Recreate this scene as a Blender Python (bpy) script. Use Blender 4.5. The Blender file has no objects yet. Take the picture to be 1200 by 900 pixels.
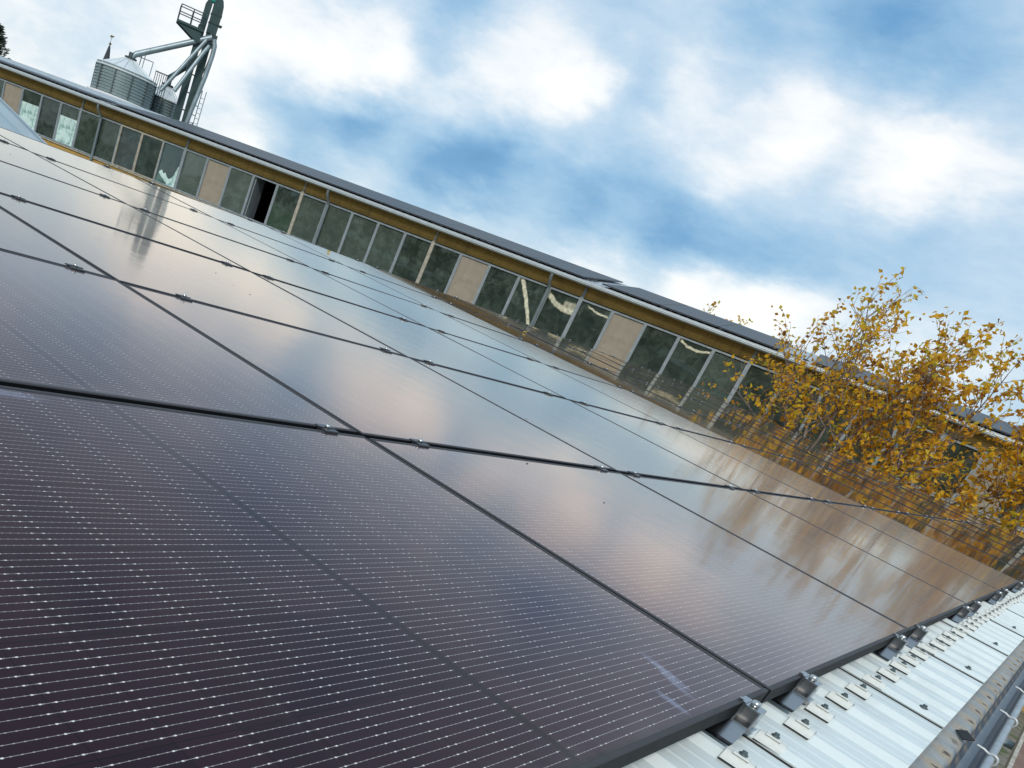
import bpy, bmesh, math, random
from mathutils import Vector, Matrix
R = math.radians
scene = bpy.context.scene
col = scene.collection

# ------------------------------------------------------------------ camera
cam_data = bpy.data.cameras.new("camera")
cam = bpy.data.objects.new("camera", cam_data)
col.objects.link(cam)
cam_data.sensor_width = 36.0
cam_data.lens = 32.2253
cam_data.shift_x = 0.26875          # the photograph is an off-centre crop
cam_data.shift_y = 0.26713
cam_data.clip_start = 0.02
cam_data.clip_end = 5000
m = Matrix(((0.6870171, 0.09040612, -0.72099531, -2.02104348),
            (-0.64633729, 0.5294416, -0.5494904, -0.27891746),
            (0.33204762, 0.84351546, 0.42216828, 0.46910493),
            (0, 0, 0, 1)))
cam.matrix_world = m
scene.camera = cam

# ------------------------------------------------------------------ node helpers
class NT:
    """small helper round a node tree"""
    def __init__(self, tree):
        self.t = tree; self.n = tree.nodes; self.l = tree.links
    def new(self, typ, **kw):
        nd = self.n.new(typ)
        for k, v in kw.items():
            if k == 'ins':
                for i, val in v.items():
                    self.put(nd.inputs[i], val)
            else:
                setattr(nd, k, v)
        return nd
    def put(self, sock, val):
        if hasattr(val, 'is_output'):
            self.l.new(val, sock)
        elif val is not None:
            sock.default_value = val
    def math(self, op, a, b=None, c=None, clamp=False):
        nd = self.new('ShaderNodeMath', operation=op, use_clamp=clamp)
        self.put(nd.inputs[0], a)
        if b is not None: self.put(nd.inputs[1], b)
        if c is not None: self.put(nd.inputs[2], c)
        return nd.outputs[0]
    def vmath(self, op, a, b=None):
        nd = self.new('ShaderNodeVectorMath', operation=op)
        self.put(nd.inputs[0], a)
        if b is not None: self.put(nd.inputs[1], b)
        return nd.outputs['Value'] if op in ('DOT_PRODUCT', 'LENGTH') else nd.outputs[0]
    def noise(self, vec, scale, detail=4, rough=0.55, dist=0.0):
        nd = self.new('ShaderNodeTexNoise')
        if vec is not None: self.put(nd.inputs['Vector'], vec)
        nd.inputs['Scale'].default_value = scale
        nd.inputs['Detail'].default_value = detail
        nd.inputs['Roughness'].default_value = rough
        nd.inputs['Distortion'].default_value = dist
        return nd.outputs['Fac']
    def ramp(self, fac, stops, interp='LINEAR'):
        nd = self.new('ShaderNodeValToRGB')
        cr = nd.color_ramp; cr.interpolation = interp
        while len(cr.elements) < len(stops): cr.elements.new(0.5)
        for e, (p, c) in zip(cr.elements, stops):
            e.position = p
            e.color = (c, c, c, 1) if isinstance(c, (int, float)) else (*c, 1)
        self.put(nd.inputs[0], fac)
        return nd.outputs['Color']
    def mix(self, fac, a, b, blend='MIX'):
        nd = self.new('ShaderNodeMix', data_type='RGBA', blend_type=blend)
        self.put(nd.inputs[0], fac)
        for s, v in ((6, a), (7, b)):
            if isinstance(v, tuple) and len(v) == 3: v = (*v, 1)
            self.put(nd.inputs[s], v)
        return nd.outputs[2]
    def step(self, x, lo, hi):
        nd = self.new('ShaderNodeMapRange', interpolation_type='SMOOTHSTEP')
        self.put(nd.inputs[0], x)
        self.put(nd.inputs[1], lo); self.put(nd.inputs[2], hi)
        return nd.outputs[0]

# ------------------------------------------------------------------ world: daylight sky with broken cloud
world = bpy.data.worlds.new("World")
scene.world = world
world.use_nodes = True
w = NT(world.node_tree)
w.n.clear()
SUN_EL, SUN_AZ = R(36), R(246)     # azimuth from +Y towards +X
sky = w.new('ShaderNodeTexSky', sky_type='NISHITA')
sky.sun_disc = False
sky.sun_elevation = SUN_EL
sky.sun_rotation = SUN_AZ
sky.dust_density = 0.6
tc = w.new('ShaderNodeTexCoord')
d = w.vmath('NORMALIZE', tc.outputs['Generated'])
sep = w.new('ShaderNodeSeparateXYZ'); w.put(sep.inputs[0], d)
el = sep.outputs['Z']
def blob(c, weight, half_deg):
    c = Vector(c).normalized()
    k = 0.693 / (1 - math.cos(R(half_deg)))
    dt = w.vmath('DOT_PRODUCT', dw, tuple(c))
    return w.math('MULTIPLY', w.math('EXPONENT', w.math('MULTIPLY', w.math('SUBTRACT', dt, 1.0), k)), weight)
# domain warp so that the cloud edges are ragged
mp = w.new('ShaderNodeMapping'); w.put(mp.inputs[0], d); mp.inputs['Scale'].default_value = (1, 1, 2.3)
pv = mp.outputs[0]
wn = w.new('ShaderNodeTexNoise'); w.put(wn.inputs['Vector'], pv)
wn.inputs['Scale'].default_value = 7; wn.inputs['Detail'].default_value = 6; wn.inputs['Roughness'].default_value = 0.6
warp = w.vmath('SUBTRACT', wn.outputs['Color'], (0.5, 0.5, 0.5))
wsc = w.new('ShaderNodeVectorMath', operation='SCALE'); w.put(wsc.inputs[0], warp); wsc.inputs['Scale'].default_value = 0.09
dw = w.vmath('NORMALIZE', w.vmath('ADD', d, wsc.outputs[0]))
BLOBS = [((0.644, 0.752, 0.138), 0.45, 3.6), ((0.808, 0.557, 0.189), 0.40, 2.4), ((0.944, 0.262, 0.200), 0.55, 2.4),
         ((0.904, 0.316, 0.288), -0.42, 2.4), ((0.946, 0.317, 0.062), 0.52, 1.6), ((0.912, 0.355, 0.204), 0.36, 1.6),
         ((0.817, 0.568, 0.097), -0.50, 2.4), ((0.739, 0.657, 0.150), 0.44, 1.6), ((0.744, 0.662, 0.094), -0.47, 1.6),
         ((0.498, 0.864, 0.070), 0.26, 3.6), ((0.893, 0.433, 0.119), -0.24, 2.4), ((0.924, 0.377, 0.062), 0.52, 1.6),
         ((0.926, 0.360, 0.117), -0.21, 1.6), ((0.879, 0.474, 0.044), 0.36, 1.6), ((0.675, 0.738, 0.021), 0.39, 1.6),
         ((0.872, 0.447, 0.201), 0.25, 2.4), ((0.812, 0.581, 0.051), 0.36, 1.6), ((0.870, 0.483, 0.101), -0.28, 1.6),
         ((0.740, 0.583, 0.335), -0.27, 3.6), ((0.950, 0.277, 0.145), -0.21, 1.6), ((0.977, 0.202, 0.072), 0.16, 2.4),
         ((0.933, 0.256, 0.254), -0.26, 1.6), ((0.755, 0.655, 0.042), 0.21, 1.6), ((0.703, 0.707, 0.073), -0.25, 1.6),
         ((0.706, 0.696, 0.133), 0.26, 1.6), ((0.791, 0.417, 0.447), -0.25, 3.6), ((0.604, 0.637, 0.479), -0.24, 1.6),
         ((0.792, 0.605, 0.082), -0.26, 1.6), ((0.839, 0.514, 0.179), 0.40, 1.6), ((0.956, 0.199, 0.218), 0.18, 1.6),
         ((0.597, 0.763, 0.248), -0.20, 3.6), ((0.907, 0.389, 0.162), 0.20, 1.6), ((0.875, 0.403, 0.266), -0.21, 1.6),
         ((0.855, 0.483, 0.190), -0.33, 1.6), ((0.960, 0.232, 0.159), -0.21, 1.6), ((0.943, 0.317, 0.103), -0.31, 1.6),
         ((0.957, 0.281, 0.076), 0.26, 1.6), ((0.912, 0.397, 0.104), -0.31, 1.6), ((0.788, 0.598, 0.148), 0.22, 1.6),
         ((0.765, 0.612, 0.200), -0.21, 1.6), ((0.838, 0.543, 0.047), 0.20, 1.6), ((0.898, 0.436, 0.059), 0.20, 1.6),
         ((0.599, 0.796, 0.082), 0.15, 2.4), ((0.985, 0.148, 0.092), 0.15, 1.6)]
acc = None
for c, wt, hd in BLOBS:
    b = blob(c, wt, hd)
    acc = b if acc is None else w.math('ADD', acc, b)
n1 = w.noise(pv, 6.0, 8, 0.60, 0.5)
n2 = w.noise(pv, 19.0, 8, 0.62, 0.3)
fb = w.math('ADD', w.math('MULTIPLY', w.math('SUBTRACT', n1, 0.5), 0.31),
            w.math('MULTIPLY', w.math('SUBTRACT', n2, 0.5), 0.30))
# bright band low over the horizon
hz = w.math('MULTIPLY', w.math('EXPONENT', w.math('MULTIPLY', w.math('POWER', w.math('DIVIDE', w.math('MAXIMUM', el, 0.0), 0.040), 4.0), -1.0)), 0.20)
raw = w.math('ADD', w.math('MULTIPLY', acc, 0.86), 0.575)
fbs = w.math('MULTIPLY', fb, w.math('ADD', 0.75, w.math('MULTIPLY', raw, 0.55)))      # more texture in the bright cloud
bri = w.math('ADD', w.math('ADD', raw, fbs), hz, clamp=True)
cloud = w.ramp(bri, [(0.0, (0.10, 0.28, 0.53)), (0.22, (0.165, 0.385, 0.66)), (0.45, (0.37, 0.59, 0.81)),
                     (0.66, (0.62, 0.77, 0.91)), (0.82, (0.92, 0.97, 1.01)), (1.0, (1.14, 1.13, 1.09))])
bg_gain = w.new('ShaderNodeVectorMath', operation='SCALE')
w.put(bg_gain.inputs[0], cloud); bg_gain.inputs['Scale'].default_value = 10.0
skymix = w.mix(0.9, sky.outputs[0], bg_gain.outputs[0])
bgn = w.new('ShaderNodeBackground'); w.put(bgn.inputs['Color'], skymix); bgn.inputs['Strength'].default_value = 0.1
wo = w.new('ShaderNodeOutputWorld'); w.put(wo.inputs['Surface'], bgn.outputs[0])

# ------------------------------------------------------------------ sun (soft, through cloud)
sd = bpy.data.lights.new("sun", 'SUN')
sd.energy = 2.3; sd.angle = R(12); sd.color = (1.0, 0.95, 0.87)
sun = bpy.data.objects.new("sun", sd); col.objects.link(sun)
sdir = Vector((math.sin(SUN_AZ) * math.cos(SUN_EL), math.cos(SUN_AZ) * math.cos(SUN_EL), math.sin(SUN_EL)))
sun.rotation_euler = (-sdir).to_track_quat('-Z', 'Y').to_euler()
sun.location = sdir * 60

vs = scene.view_settings
vs.view_transform = 'Standard'; vs.look = 'None'; vs.exposure = 0.0; vs.gamma = 1.0
vs.use_curve_mapping = False

# ------------------------------------------------------------------ materials
def mat(name):
    mm = bpy.data.materials.new(name); mm.use_nodes = True
    t = NT(mm.node_tree); t.n.clear()
    out = t.new('ShaderNodeOutputMaterial')
    bs = t.new('ShaderNodeBsdfPrincipled')
    t.l.new(bs.outputs[0], out.inputs[0])
    return mm, t, bs, out
def simple(name, c, rough=0.5, metal=0.0, var=0.12, scale=8.0, bump=0.0, bscale=40.0, c2=None, thr=(0.4, 0.7)):
    mm, t, bs, out = mat(name)
    tcn = t.new('ShaderNodeTexCoord'); ob = tcn.outputs['Object']
    n = t.noise(ob, scale, 5, 0.6)
    lo = tuple(x * (1 - var) for x in c); hi = tuple(min(1, x * (1 + var)) for x in c)
    colr = t.ramp(n, [(0.3, lo), (0.7, hi)])
    if c2 is not None:
        n2 = t.noise(ob, scale * 0.6 + 3.1, 6, 0.65, 0.3)
        colr = t.mix(t.step(n2, thr[0], thr[1]), colr, c2)
    t.put(bs.inputs['Base Color'], colr)
    rn = t.noise(ob, scale * 2.3, 3)
    t.put(bs.inputs['Roughness'], t.math('ADD', rough - 0.06, t.math('MULTIPLY', rn, 0.12)))
    bs.inputs['Metallic'].default_value = metal
    if bump > 0:
        bp = t.new('ShaderNodeBump'); bp.inputs['Strength'].default_value = bump
        bp.inputs['Distance'].default_value = 0.01
        t.put(bp.inputs['Height'], t.noise(ob, bscale, 4)); t.put(bs.inputs['Normal'], bp.outputs[0])
    return mm

PW, PH, FR = 1.716, 1.132, 0.035         # module size, frame depth
EW, EH = 1.742, 1.154                    # grid pitch

def panel_glass(name, smears=(), rough=0.075, streak=0.0):
    mm, t, bs, out = mat(name)
    tcn = t.new('ShaderNodeTexCoord'); ob = tcn.outputs['Object']
    s = t.new('ShaderNodeSeparateXYZ'); t.put(s.inputs[0], ob)
    X, Y = s.outputs[0], s.outputs[1]
    # fold the two half strings onto one
    half = t.math('GREATER_THAN', X, PW / 2)
    xm = t.math('SUBTRACT', t.math('SUBTRACT', X, 0.0165), t.math('MULTIPLY', half, 0.018))
    cx = t.math('MULTIPLY', t.math('FRACT', t.math('DIVIDE', xm, 0.0925)), 0.0925)   # within a half cell
    ym = t.math('SUBTRACT', Y, 0.0165)
    cy = t.math('MULTIPLY', t.math('FRACT', t.math('DIVIDE', ym, 0.1835)), 0.1835)
    # active area mask
    inx = t.math('MULTIPLY', t.math('GREATER_THAN', X, 0.0165), t.math('LESS_THAN', X, PW - 0.0165))
    iny = t.math('MULTIPLY', t.math('GREATER_THAN', Y, 0.0165), t.math('LESS_THAN', Y, PH - 0.0165))
    mid = t.math('GREATER_THAN', t.math('ABSOLUTE', t.math('SUBTRACT', X, PW / 2)), 0.0085)
    act = t.math('MULTIPLY', t.math('MULTIPLY', inx, iny), mid)
    gapx = t.math('GREATER_THAN', t.math('ABSOLUTE', t.math('SUBTRACT', cx, 0.04625)), 0.0454)
    gapy = t.math('GREATER_THAN', t.math('ABSOLUTE', t.math('SUBTRACT', cy, 0.09175)), 0.0909)
    cell = t.math('MULTIPLY', act, t.math('SUBTRACT', 1.0, t.math('MAXIMUM', gapx, gapy)))
    # busbar wires along X: 12 per cell
    by = t.math('MULTIPLY', t.math('FRACT', t.math('DIVIDE', t.math('SUBTRACT', cy, 0.0023), 0.0149)), 0.0149)
    bd = t.math('ABSOLUTE', t.math('SUBTRACT', by, 0.00745))
    inband = t.math('LESS_THAN', t.math('ABSOLUTE', t.math('SUBTRACT', cy, 0.09175)), 0.0895)
    wire = t.math('MULTIPLY', t.math('MULTIPLY', t.math('LESS_THAN', bd, 0.00042), inband), act)
    # solder pads either side of every cell gap and small beads along the wire
    pad = t.math('LESS_THAN', t.math('ABSOLUTE', t.math('SUBTRACT', t.math('ABSOLUTE', t.math('SUBTRACT', cx, 0.04625)), 0.0372)), 0.0016)
    pad = t.math('MULTIPLY', t.math('MULTIPLY', pad, t.math('LESS_THAN', bd, 0.0010)), t.math('MULTIPLY', inband, act))
    bx = t.math('FRACT', t.math('DIVIDE', cx, 0.0116))
    bead = t.math('MULTIPLY', t.math('LESS_THAN', t.math('ABSOLUTE', t.math('SUBTRACT', bx, 0.5)), 0.10), t.math('LESS_THAN', bd, 0.0006))
    bead = t.math('MULTIPLY', bead, t.math('MULTIPLY', inband, act))
    oi = t.new('ShaderNodeObjectInfo')
    rnd = oi.outputs['Random']
    # slight cell to cell difference
    ci = t.new('ShaderNodeCombineXYZ')
    t.put(ci.inputs[0], t.math('FLOOR', t.math('DIVIDE', xm, 0.0925)))
    t.put(ci.inputs[1], t.math('FLOOR', t.math('DIVIDE', ym, 0.1835)))
    t.put(ci.inputs[2], t.math('MULTIPLY', rnd, 37.0))
    wnz = t.new('ShaderNodeTexWhiteNoise'); t.put(wnz.inputs[0], ci.outputs[0])
    cellc = t.mix(wnz.outputs[0], (0.0125, 0.0058, 0.0125), (0.0205, 0.0088, 0.0165))
    base = t.mix(cell, (0.004, 0.004, 0.0055), cellc)
    base = t.mix(wire, base, (0.25, 0.235, 0.23))
    base = t.mix(bead, base, (0.40, 0.38, 0.36))
    base = t.mix(pad, base, (0.72, 0.70, 0.66))
    # thin dust
    dn = t.noise(ob, 5.0, 7, 0.7, 0.5)
    dust = t.math('MULTIPLY', t.step(dn, 0.45, 0.8), 0.022)
    base = t.mix(dust, base, (0.30, 0.28, 0.27))
    mpr = t.new('ShaderNodeMapping'); t.put(mpr.inputs[0], ob); mpr.inputs['Scale'].default_value = (22.0, 1.1, 1.0)
    run = t.noise(t.vmath('ADD', mpr.outputs[0], oi.outputs['Location']), 1.0, 5, 0.65)
    edge = t.math('MULTIPLY', t.step(Y, 0.09, 0.0), t.step(dn, 0.30, 0.65))
    grime = t.math('ADD', t.math('MULTIPLY', t.step(run, 0.52, 0.75), 0.020), t.math('MULTIPLY', edge, 0.10))
    base = t.mix(grime, base, (0.32, 0.29, 0.27))
    for (sx, sy, lx, ly, ang, stg) in smears:
        dx = t.math('SUBTRACT', X, sx); dy = t.math('SUBTRACT', Y, sy)
        ca, sa = math.cos(ang), math.sin(ang)
        u = t.math('DIVIDE', t.math('ADD', t.math('MULTIPLY', dx, ca), t.math('MULTIPLY', dy, sa)), lx)
        v = t.math('DIVIDE', t.math('SUBTRACT', t.math('MULTIPLY', dy, ca), t.math('MULTIPLY', dx, sa)), ly)
        r2 = t.math('ADD', t.math('MULTIPLY', u, u), t.math('MULTIPLY', v, v))
        nn = t.noise(ob, 95.0, 5, 0.7)
        mk = t.step(t.math('ADD', r2, t.math('MULTIPLY', nn, 1.6)), 1.75, 0.45)
        base = t.mix(t.math('MULTIPLY', mk, stg), base, (0.36, 0.43, 0.60))
    t.put(bs.inputs['Base Color'], base)
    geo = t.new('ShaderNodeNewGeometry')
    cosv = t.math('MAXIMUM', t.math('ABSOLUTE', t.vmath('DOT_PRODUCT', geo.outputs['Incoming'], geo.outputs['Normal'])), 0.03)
    film_or_glint = t.math('SUBTRACT', 1.0, t.math('EXPONENT', t.math('DIVIDE', -0.010 if not streak else -0.002, cosv)))
    film_or_glint = t.math('MULTIPLY', film_or_glint, t.math('ADD', 0.7, t.math('MULTIPLY', t.noise(ob, 3.1, 6, 0.65), 0.6)))
    base = t.mix(film_or_glint, base, (0.50, 0.42, 0.455))
    t.put(bs.inputs['Base Color'], base)
    bs.inputs['Specular IOR Level'].default_value = 0.0
    bs.inputs['Roughness'].default_value = 0.6
    # rolled anti-glare glass: faint waviness; some modules bow between their clamps
    bp = t.new('ShaderNodeBump'); bp.inputs['Strength'].default_value = 0.10; bp.inputs['Distance'].default_value = 0.004
    hgt = t.noise(ob, 6.0, 3, 0.5)
    if streak:
        mpn = t.new('ShaderNodeMapping'); t.put(mpn.inputs[0], ob); mpn.inputs['Scale'].default_value = (9.0, 0.7, 1.0)
        off = t.vmath('ADD', mpn.outputs[0], oi.outputs['Location'])
        hgt = t.math('ADD', hgt, t.math('MULTIPLY', t.noise(off, 1.0, 3, 0.6), streak))
    t.put(bp.inputs['Height'], hgt)
    # coated glass reflects a little warm; Fresnel drives the amount
    rg = t.noise(ob, 2.3, 4, 0.6)
    fr = t.new('ShaderNodeFresnel'); fr.inputs['IOR'].default_value = 1.68
    lobes = []
    for rr_, cc_ in ((rough, (1.0, 0.90, 0.765, 1)), (0.27, (1.0, 0.86, 0.75, 1))):
        gl = t.new('ShaderNodeBsdfGlossy')
        # the coat reflects plum near the normal and cream towards grazing
        t.put(gl.inputs['Color'], t.mix(t.step(fr.outputs[0], 0.10, 0.68), (1.0, 0.785, 0.775), cc_[:3]))
        t.put(gl.inputs['Roughness'], t.math('ADD', rr_ - 0.02, t.math('MULTIPLY', rg, 0.04)))
        t.put(gl.inputs['Normal'], bp.outputs[0]); lobes.append(gl)
    ml = t.new('ShaderNodeMixShader'); ml.inputs[0].default_value = 0.27 if not streak else 0.04
    t.l.new(lobes[0].outputs[0], ml.inputs[1]); t.l.new(lobes[1].outputs[0], ml.inputs[2])
    # the anti-reflective coat works best near the normal
    ar = t.new('ShaderNodeMapRange'); t.put(ar.inputs[0], fr.outputs[0])
    for i_, v_ in zip((1, 2, 3, 4), (0.06, 0.42, 0.05, 1.36)): ar.inputs[i_].default_value = v_
    mx = t.new('ShaderNodeMixShader'); t.put(mx.inputs[0], t.math('MULTIPLY', fr.outputs[0], ar.outputs[0], clamp=True))
    t.l.new(bs.outputs[0], mx.inputs[1]); t.l.new(ml.outputs[0], mx.inputs[2]); t.l.new(mx.outputs[0], out.inputs[0])
    return mm

def window_glass(name, tint, wav=0.06, fog=0.0, film_or_glint=None):
    mm, t, bs, out = mat(name)
    t.n.remove(bs)
    tcn = t.new('ShaderNodeTexCoord'); ob = tcn.outputs['Object']
    oi = t.new('ShaderNodeObjectInfo')
    off = t.vmath('ADD', ob, oi.outputs['Location'])
    bp = t.new('ShaderNodeBump'); bp.inputs['Strength'].default_value = wav; bp.inputs['Distance'].default_value = 0.03
    t.put(bp.inputs['Height'], t.noise(off, 1.3, 2, 0.5, 0.6))
    tr = t.new('ShaderNodeBsdfTransparent'); tr.inputs[0].default_value = (*tint, 1)
    gl = t.new('ShaderNodeBsdfGlossy'); gl.inputs['Roughness'].default_value = 0.03; t.put(gl.inputs['Normal'], bp.outputs[0])
    gl.inputs['Color'].default_value = (0.86, 0.95, 0.92, 1)
    fr = t.new('ShaderNodeFresnel'); fr.inputs['IOR'].default_value = 1.62; t.put(fr.inputs['Normal'], bp.outputs[0])
    mx = t.new('ShaderNodeMixShader'); t.put(mx.inputs[0], fr.outputs[0])
    t.l.new(tr.outputs[0], mx.inputs[1]); t.l.new(gl.outputs[0], mx.inputs[2])
    # grime film
    df = t.new('ShaderNodeBsdfDiffuse'); df.inputs[0].default_value = (0.20, 0.245, 0.21, 1)
    mx2 = t.new('ShaderNodeMixShader')
    t.put(mx2.inputs[0], t.math('ADD', fog, t.math('MULTIPLY', t.step(t.noise(off, 3.0, 6, 0.7, 0.4), 0.38, 0.75), 0.22)))
    t.l.new(mx.outputs[0], mx2.inputs[1]); t.l.new(df.outputs[0], mx2.inputs[2])
    last = mx2
    if film_or_glint:
        # bright sky reflection painted onto the pane as a pale band: curve z = a + b x + c x^2 with a soft ragged edge
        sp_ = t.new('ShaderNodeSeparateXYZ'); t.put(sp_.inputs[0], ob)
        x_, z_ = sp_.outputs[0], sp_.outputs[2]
        for (a_, b_, c_, wd_, xa, xb, stg) in film_or_glint:
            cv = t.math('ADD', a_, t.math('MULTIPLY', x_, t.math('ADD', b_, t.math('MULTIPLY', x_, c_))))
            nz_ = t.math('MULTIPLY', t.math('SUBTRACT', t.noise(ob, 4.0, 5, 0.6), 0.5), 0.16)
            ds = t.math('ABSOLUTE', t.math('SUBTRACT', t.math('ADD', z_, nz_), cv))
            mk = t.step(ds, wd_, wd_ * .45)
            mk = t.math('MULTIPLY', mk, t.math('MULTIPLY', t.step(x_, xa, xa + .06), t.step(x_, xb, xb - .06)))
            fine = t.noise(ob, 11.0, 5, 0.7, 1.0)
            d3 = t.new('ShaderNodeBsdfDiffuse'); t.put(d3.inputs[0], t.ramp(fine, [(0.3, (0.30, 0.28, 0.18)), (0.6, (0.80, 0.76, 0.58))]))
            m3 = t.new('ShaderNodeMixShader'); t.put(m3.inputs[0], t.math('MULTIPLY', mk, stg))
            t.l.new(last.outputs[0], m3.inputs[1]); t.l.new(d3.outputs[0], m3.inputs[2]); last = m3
    t.l.new(last.outputs[0], out.inputs[0])
    return mm

def leaf_mat(name):
    mm, t, bs, out = mat(name)
    t.n.remove(bs)
    at = t.new('ShaderNodeAttribute'); at.attribute_name = 'leaf_tone'
    c = t.ramp(at.outputs['Fac'], [(0.0, (0.22, 0.085, 0.012)), (0.3, (0.52, 0.24, 0.014)), (0.6, (0.86, 0.47, 0.02)), (0.85, (0.88, 0.57, 0.03)), (1.0, (0.58, 0.50, 0.05))])
    df = t.new('ShaderNodeBsdfPrincipled'); t.put(df.inputs['Base Color'], c); df.inputs['Roughness'].default_value = 0.5
    tl = t.new('ShaderNodeBsdfTranslucent'); t.put(tl.inputs[0], c)
    mx = t.new('ShaderNodeMixShader'); mx.inputs[0].default_value = 0.6
    t.l.new(df.outputs[0], mx.inputs[1]); t.l.new(tl.outputs[0], mx.inputs[2])
    t.l.new(mx.outputs[0], out.inputs[0])
    return mm

def gutter_mat(name):
    """zinc gutter: pale grey upstand, rusty seepage line, dark wet sole"""
    mm, t, bs, out = mat(name)
    tcn = t.new('ShaderNodeTexCoord'); ob = tcn.outputs['Object']
    s = t.new('ShaderNodeSeparateXYZ'); t.put(s.inputs[0], ob)
    X, Y = s.outputs[0], s.outputs[1]
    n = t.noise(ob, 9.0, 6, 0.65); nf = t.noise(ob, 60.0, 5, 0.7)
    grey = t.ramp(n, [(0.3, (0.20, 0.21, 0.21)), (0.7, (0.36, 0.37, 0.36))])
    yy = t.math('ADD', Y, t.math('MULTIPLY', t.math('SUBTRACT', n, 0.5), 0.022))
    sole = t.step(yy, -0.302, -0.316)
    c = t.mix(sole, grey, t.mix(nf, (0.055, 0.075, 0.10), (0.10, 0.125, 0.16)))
    ph = t.math('FRACT', t.math('DIVIDE', t.math('ADD', X, t.math('MULTIPLY', t.math('SUBTRACT', n, 0.5), 0.10)), 0.195))
    dx = t.math('MULTIPLY', t.math('ABSOLUTE', t.math('SUBTRACT', ph, 0.5)), 0.195)
    dy = t.math('MULTIPLY', t.math('ABSOLUTE', t.math('SUBTRACT', Y, -0.293)), 1.6)
    rr = t.math('SQRT', t.math('ADD', t.math('MULTIPLY', dx, dx), t.math('MULTIPLY', dy, dy)))
    rr = t.math('ADD', rr, t.math('MULTIPLY', t.math('SUBTRACT', nf, 0.5), 0.05))
    big = t.step(t.noise(ob, 1.7, 2), 0.30, 0.5)
    c = t.mix(t.math('MULTIPLY', t.step(rr, 0.085, 0.02), big), c, t.mix(nf, (0.24, 0.17, 0.10), (0.50, 0.42, 0.31)))
    c = t.mix(t.math('MULTIPLY', t.step(rr, 0.022, 0.008), big), c, (0.05, 0.03, 0.02))
    t.put(bs.inputs['Base Color'], c)
    t.put(bs.inputs['Roughness'], t.math('SUBTRACT', 0.6, t.math('MULTIPLY', sole, 0.3)))
    bp = t.new('ShaderNodeBump'); bp.inputs['Strength'].default_value = 0.35; bp.inputs['Distance'].default_value = 0.004
    t.put(bp.inputs['Height'], nf); t.put(bs.inputs['Normal'], bp.outputs[0])
    return mm

def corr_mat(name, c1, c2):
    """corrugated galvanised silo sheet: rings of ripples from geometry, streaks from noise"""
    mm, t, bs, out = mat(name)
    tcn = t.new('ShaderNodeTexCoord')
    n = t.noise(tcn.outputs['Object'], 1.4, 5, 0.6)
    t.put(bs.inputs['Base Color'], t.mix(n, c1, c2))
    bs.inputs['Metallic'].default_value = 0.55; bs.inputs['Roughness'].default_value = 0.42
    return mm

M = {}
M['glass'] = panel_glass('module_glass')
M['glass_bowed'] = panel_glass('module_glass_bowed', rough=0.028, streak=0.6)
M['glass_smeared'] = panel_glass('module_glass_smeared', smears=[
    (1.43, 0.115, 0.080, 0.019, R(72), 0.42), (1.40, 0.085, 0.060, 0.014, R(66), 0.34), (1.30, 0.052, 0.045, 0.017, R(80), 0.40),
    (0.62, 1.10, 0.10, 0.022, R(-6), 0.30), (0.45, 1.105, 0.07, 0.016, R(0), 0.22)])
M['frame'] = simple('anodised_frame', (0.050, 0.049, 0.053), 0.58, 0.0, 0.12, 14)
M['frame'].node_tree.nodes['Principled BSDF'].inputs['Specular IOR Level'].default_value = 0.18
M['frame_side_shaded'] = simple('anodised_frame_side_shaded', (0.007, 0.0075, 0.008), 0.6, 0.0, 0.12, 14)  # darkened copy of the frame colour, for the shaded gaps between modules
M['frame_side_shaded'].node_tree.nodes['Principled BSDF'].inputs['Specular IOR Level'].default_value = 0.15
M['clamp'] = simple('clamp_metal', (0.10, 0.10, 0.105), 0.4, 0.8, 0.1, 6)
M['alu'] = simple('mill_aluminium', (0.40, 0.40, 0.405), 0.22, 1.0, 0.05, 6)
M['clamp_backing_added'] = simple('clamp_added_backing', (0.5, 0.5, 0.5), 0.5, 0.0, 0.1, 10)
M['steel'] = simple('bolt_steel', (0.60, 0.60, 0.58), 0.3, 1.0, 0.1, 40)
M['sheet'] = simple('coated_roof_sheet', (0.635, 0.69, 0.68), 0.45, 0.0, 0.05, 2.2, 0.03, 5.0, c2=(0.545, 0.595, 0.58), thr=(0.5, 0.72))
_b = M['sheet'].node_tree.nodes['Principled BSDF']; _b.inputs['Specular IOR Level'].default_value = 0.12
M['shade_and_seal'] = simple('lap_shade_and_seal', (0.012, 0.012, 0.012), 0.7)
M['washer'] = simple('storm_washer_cap', (0.66, 0.67, 0.62), 0.4, 0.0, 0.06, 60)
M['screw'] = simple('screw_head', (0.10, 0.13, 0.13), 0.35, 0.5)
M['gutter'] = gutter_mat('zinc_gutter')
M['bead'] = simple('gutter_bead', (0.42, 0.45, 0.47), 0.38, 0.6, 0.18, 20)
M['hook'] = simple('gutter_hook', (0.48, 0.50, 0.50), 0.4, 0.3, 0.1, 30)
M['hallwall'] = simple('hall_render', (0.36, 0.34, 0.30), 0.85, 0, 0.15, 2.0, 0.3)
M['plank'] = simple('deck_plywood', (0.20, 0.115, 0.085), 0.75, 0, 0.25, 6, 0.3, 90, c2=(0.30, 0.20, 0.15))
M['deckframe'] = simple('deck_frame', (0.60, 0.56, 0.48), 0.55, 0.2, 0.2, 12, c2=(0.34, 0.28, 0.20))
M['fascia'] = simple('ochre_render', (0.34, 0.195, 0.055), 0.85, 0, 0.16, 1.2, 0.2, 30, c2=(0.24, 0.14, 0.045), thr=(0.45, 0.75))
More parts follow.
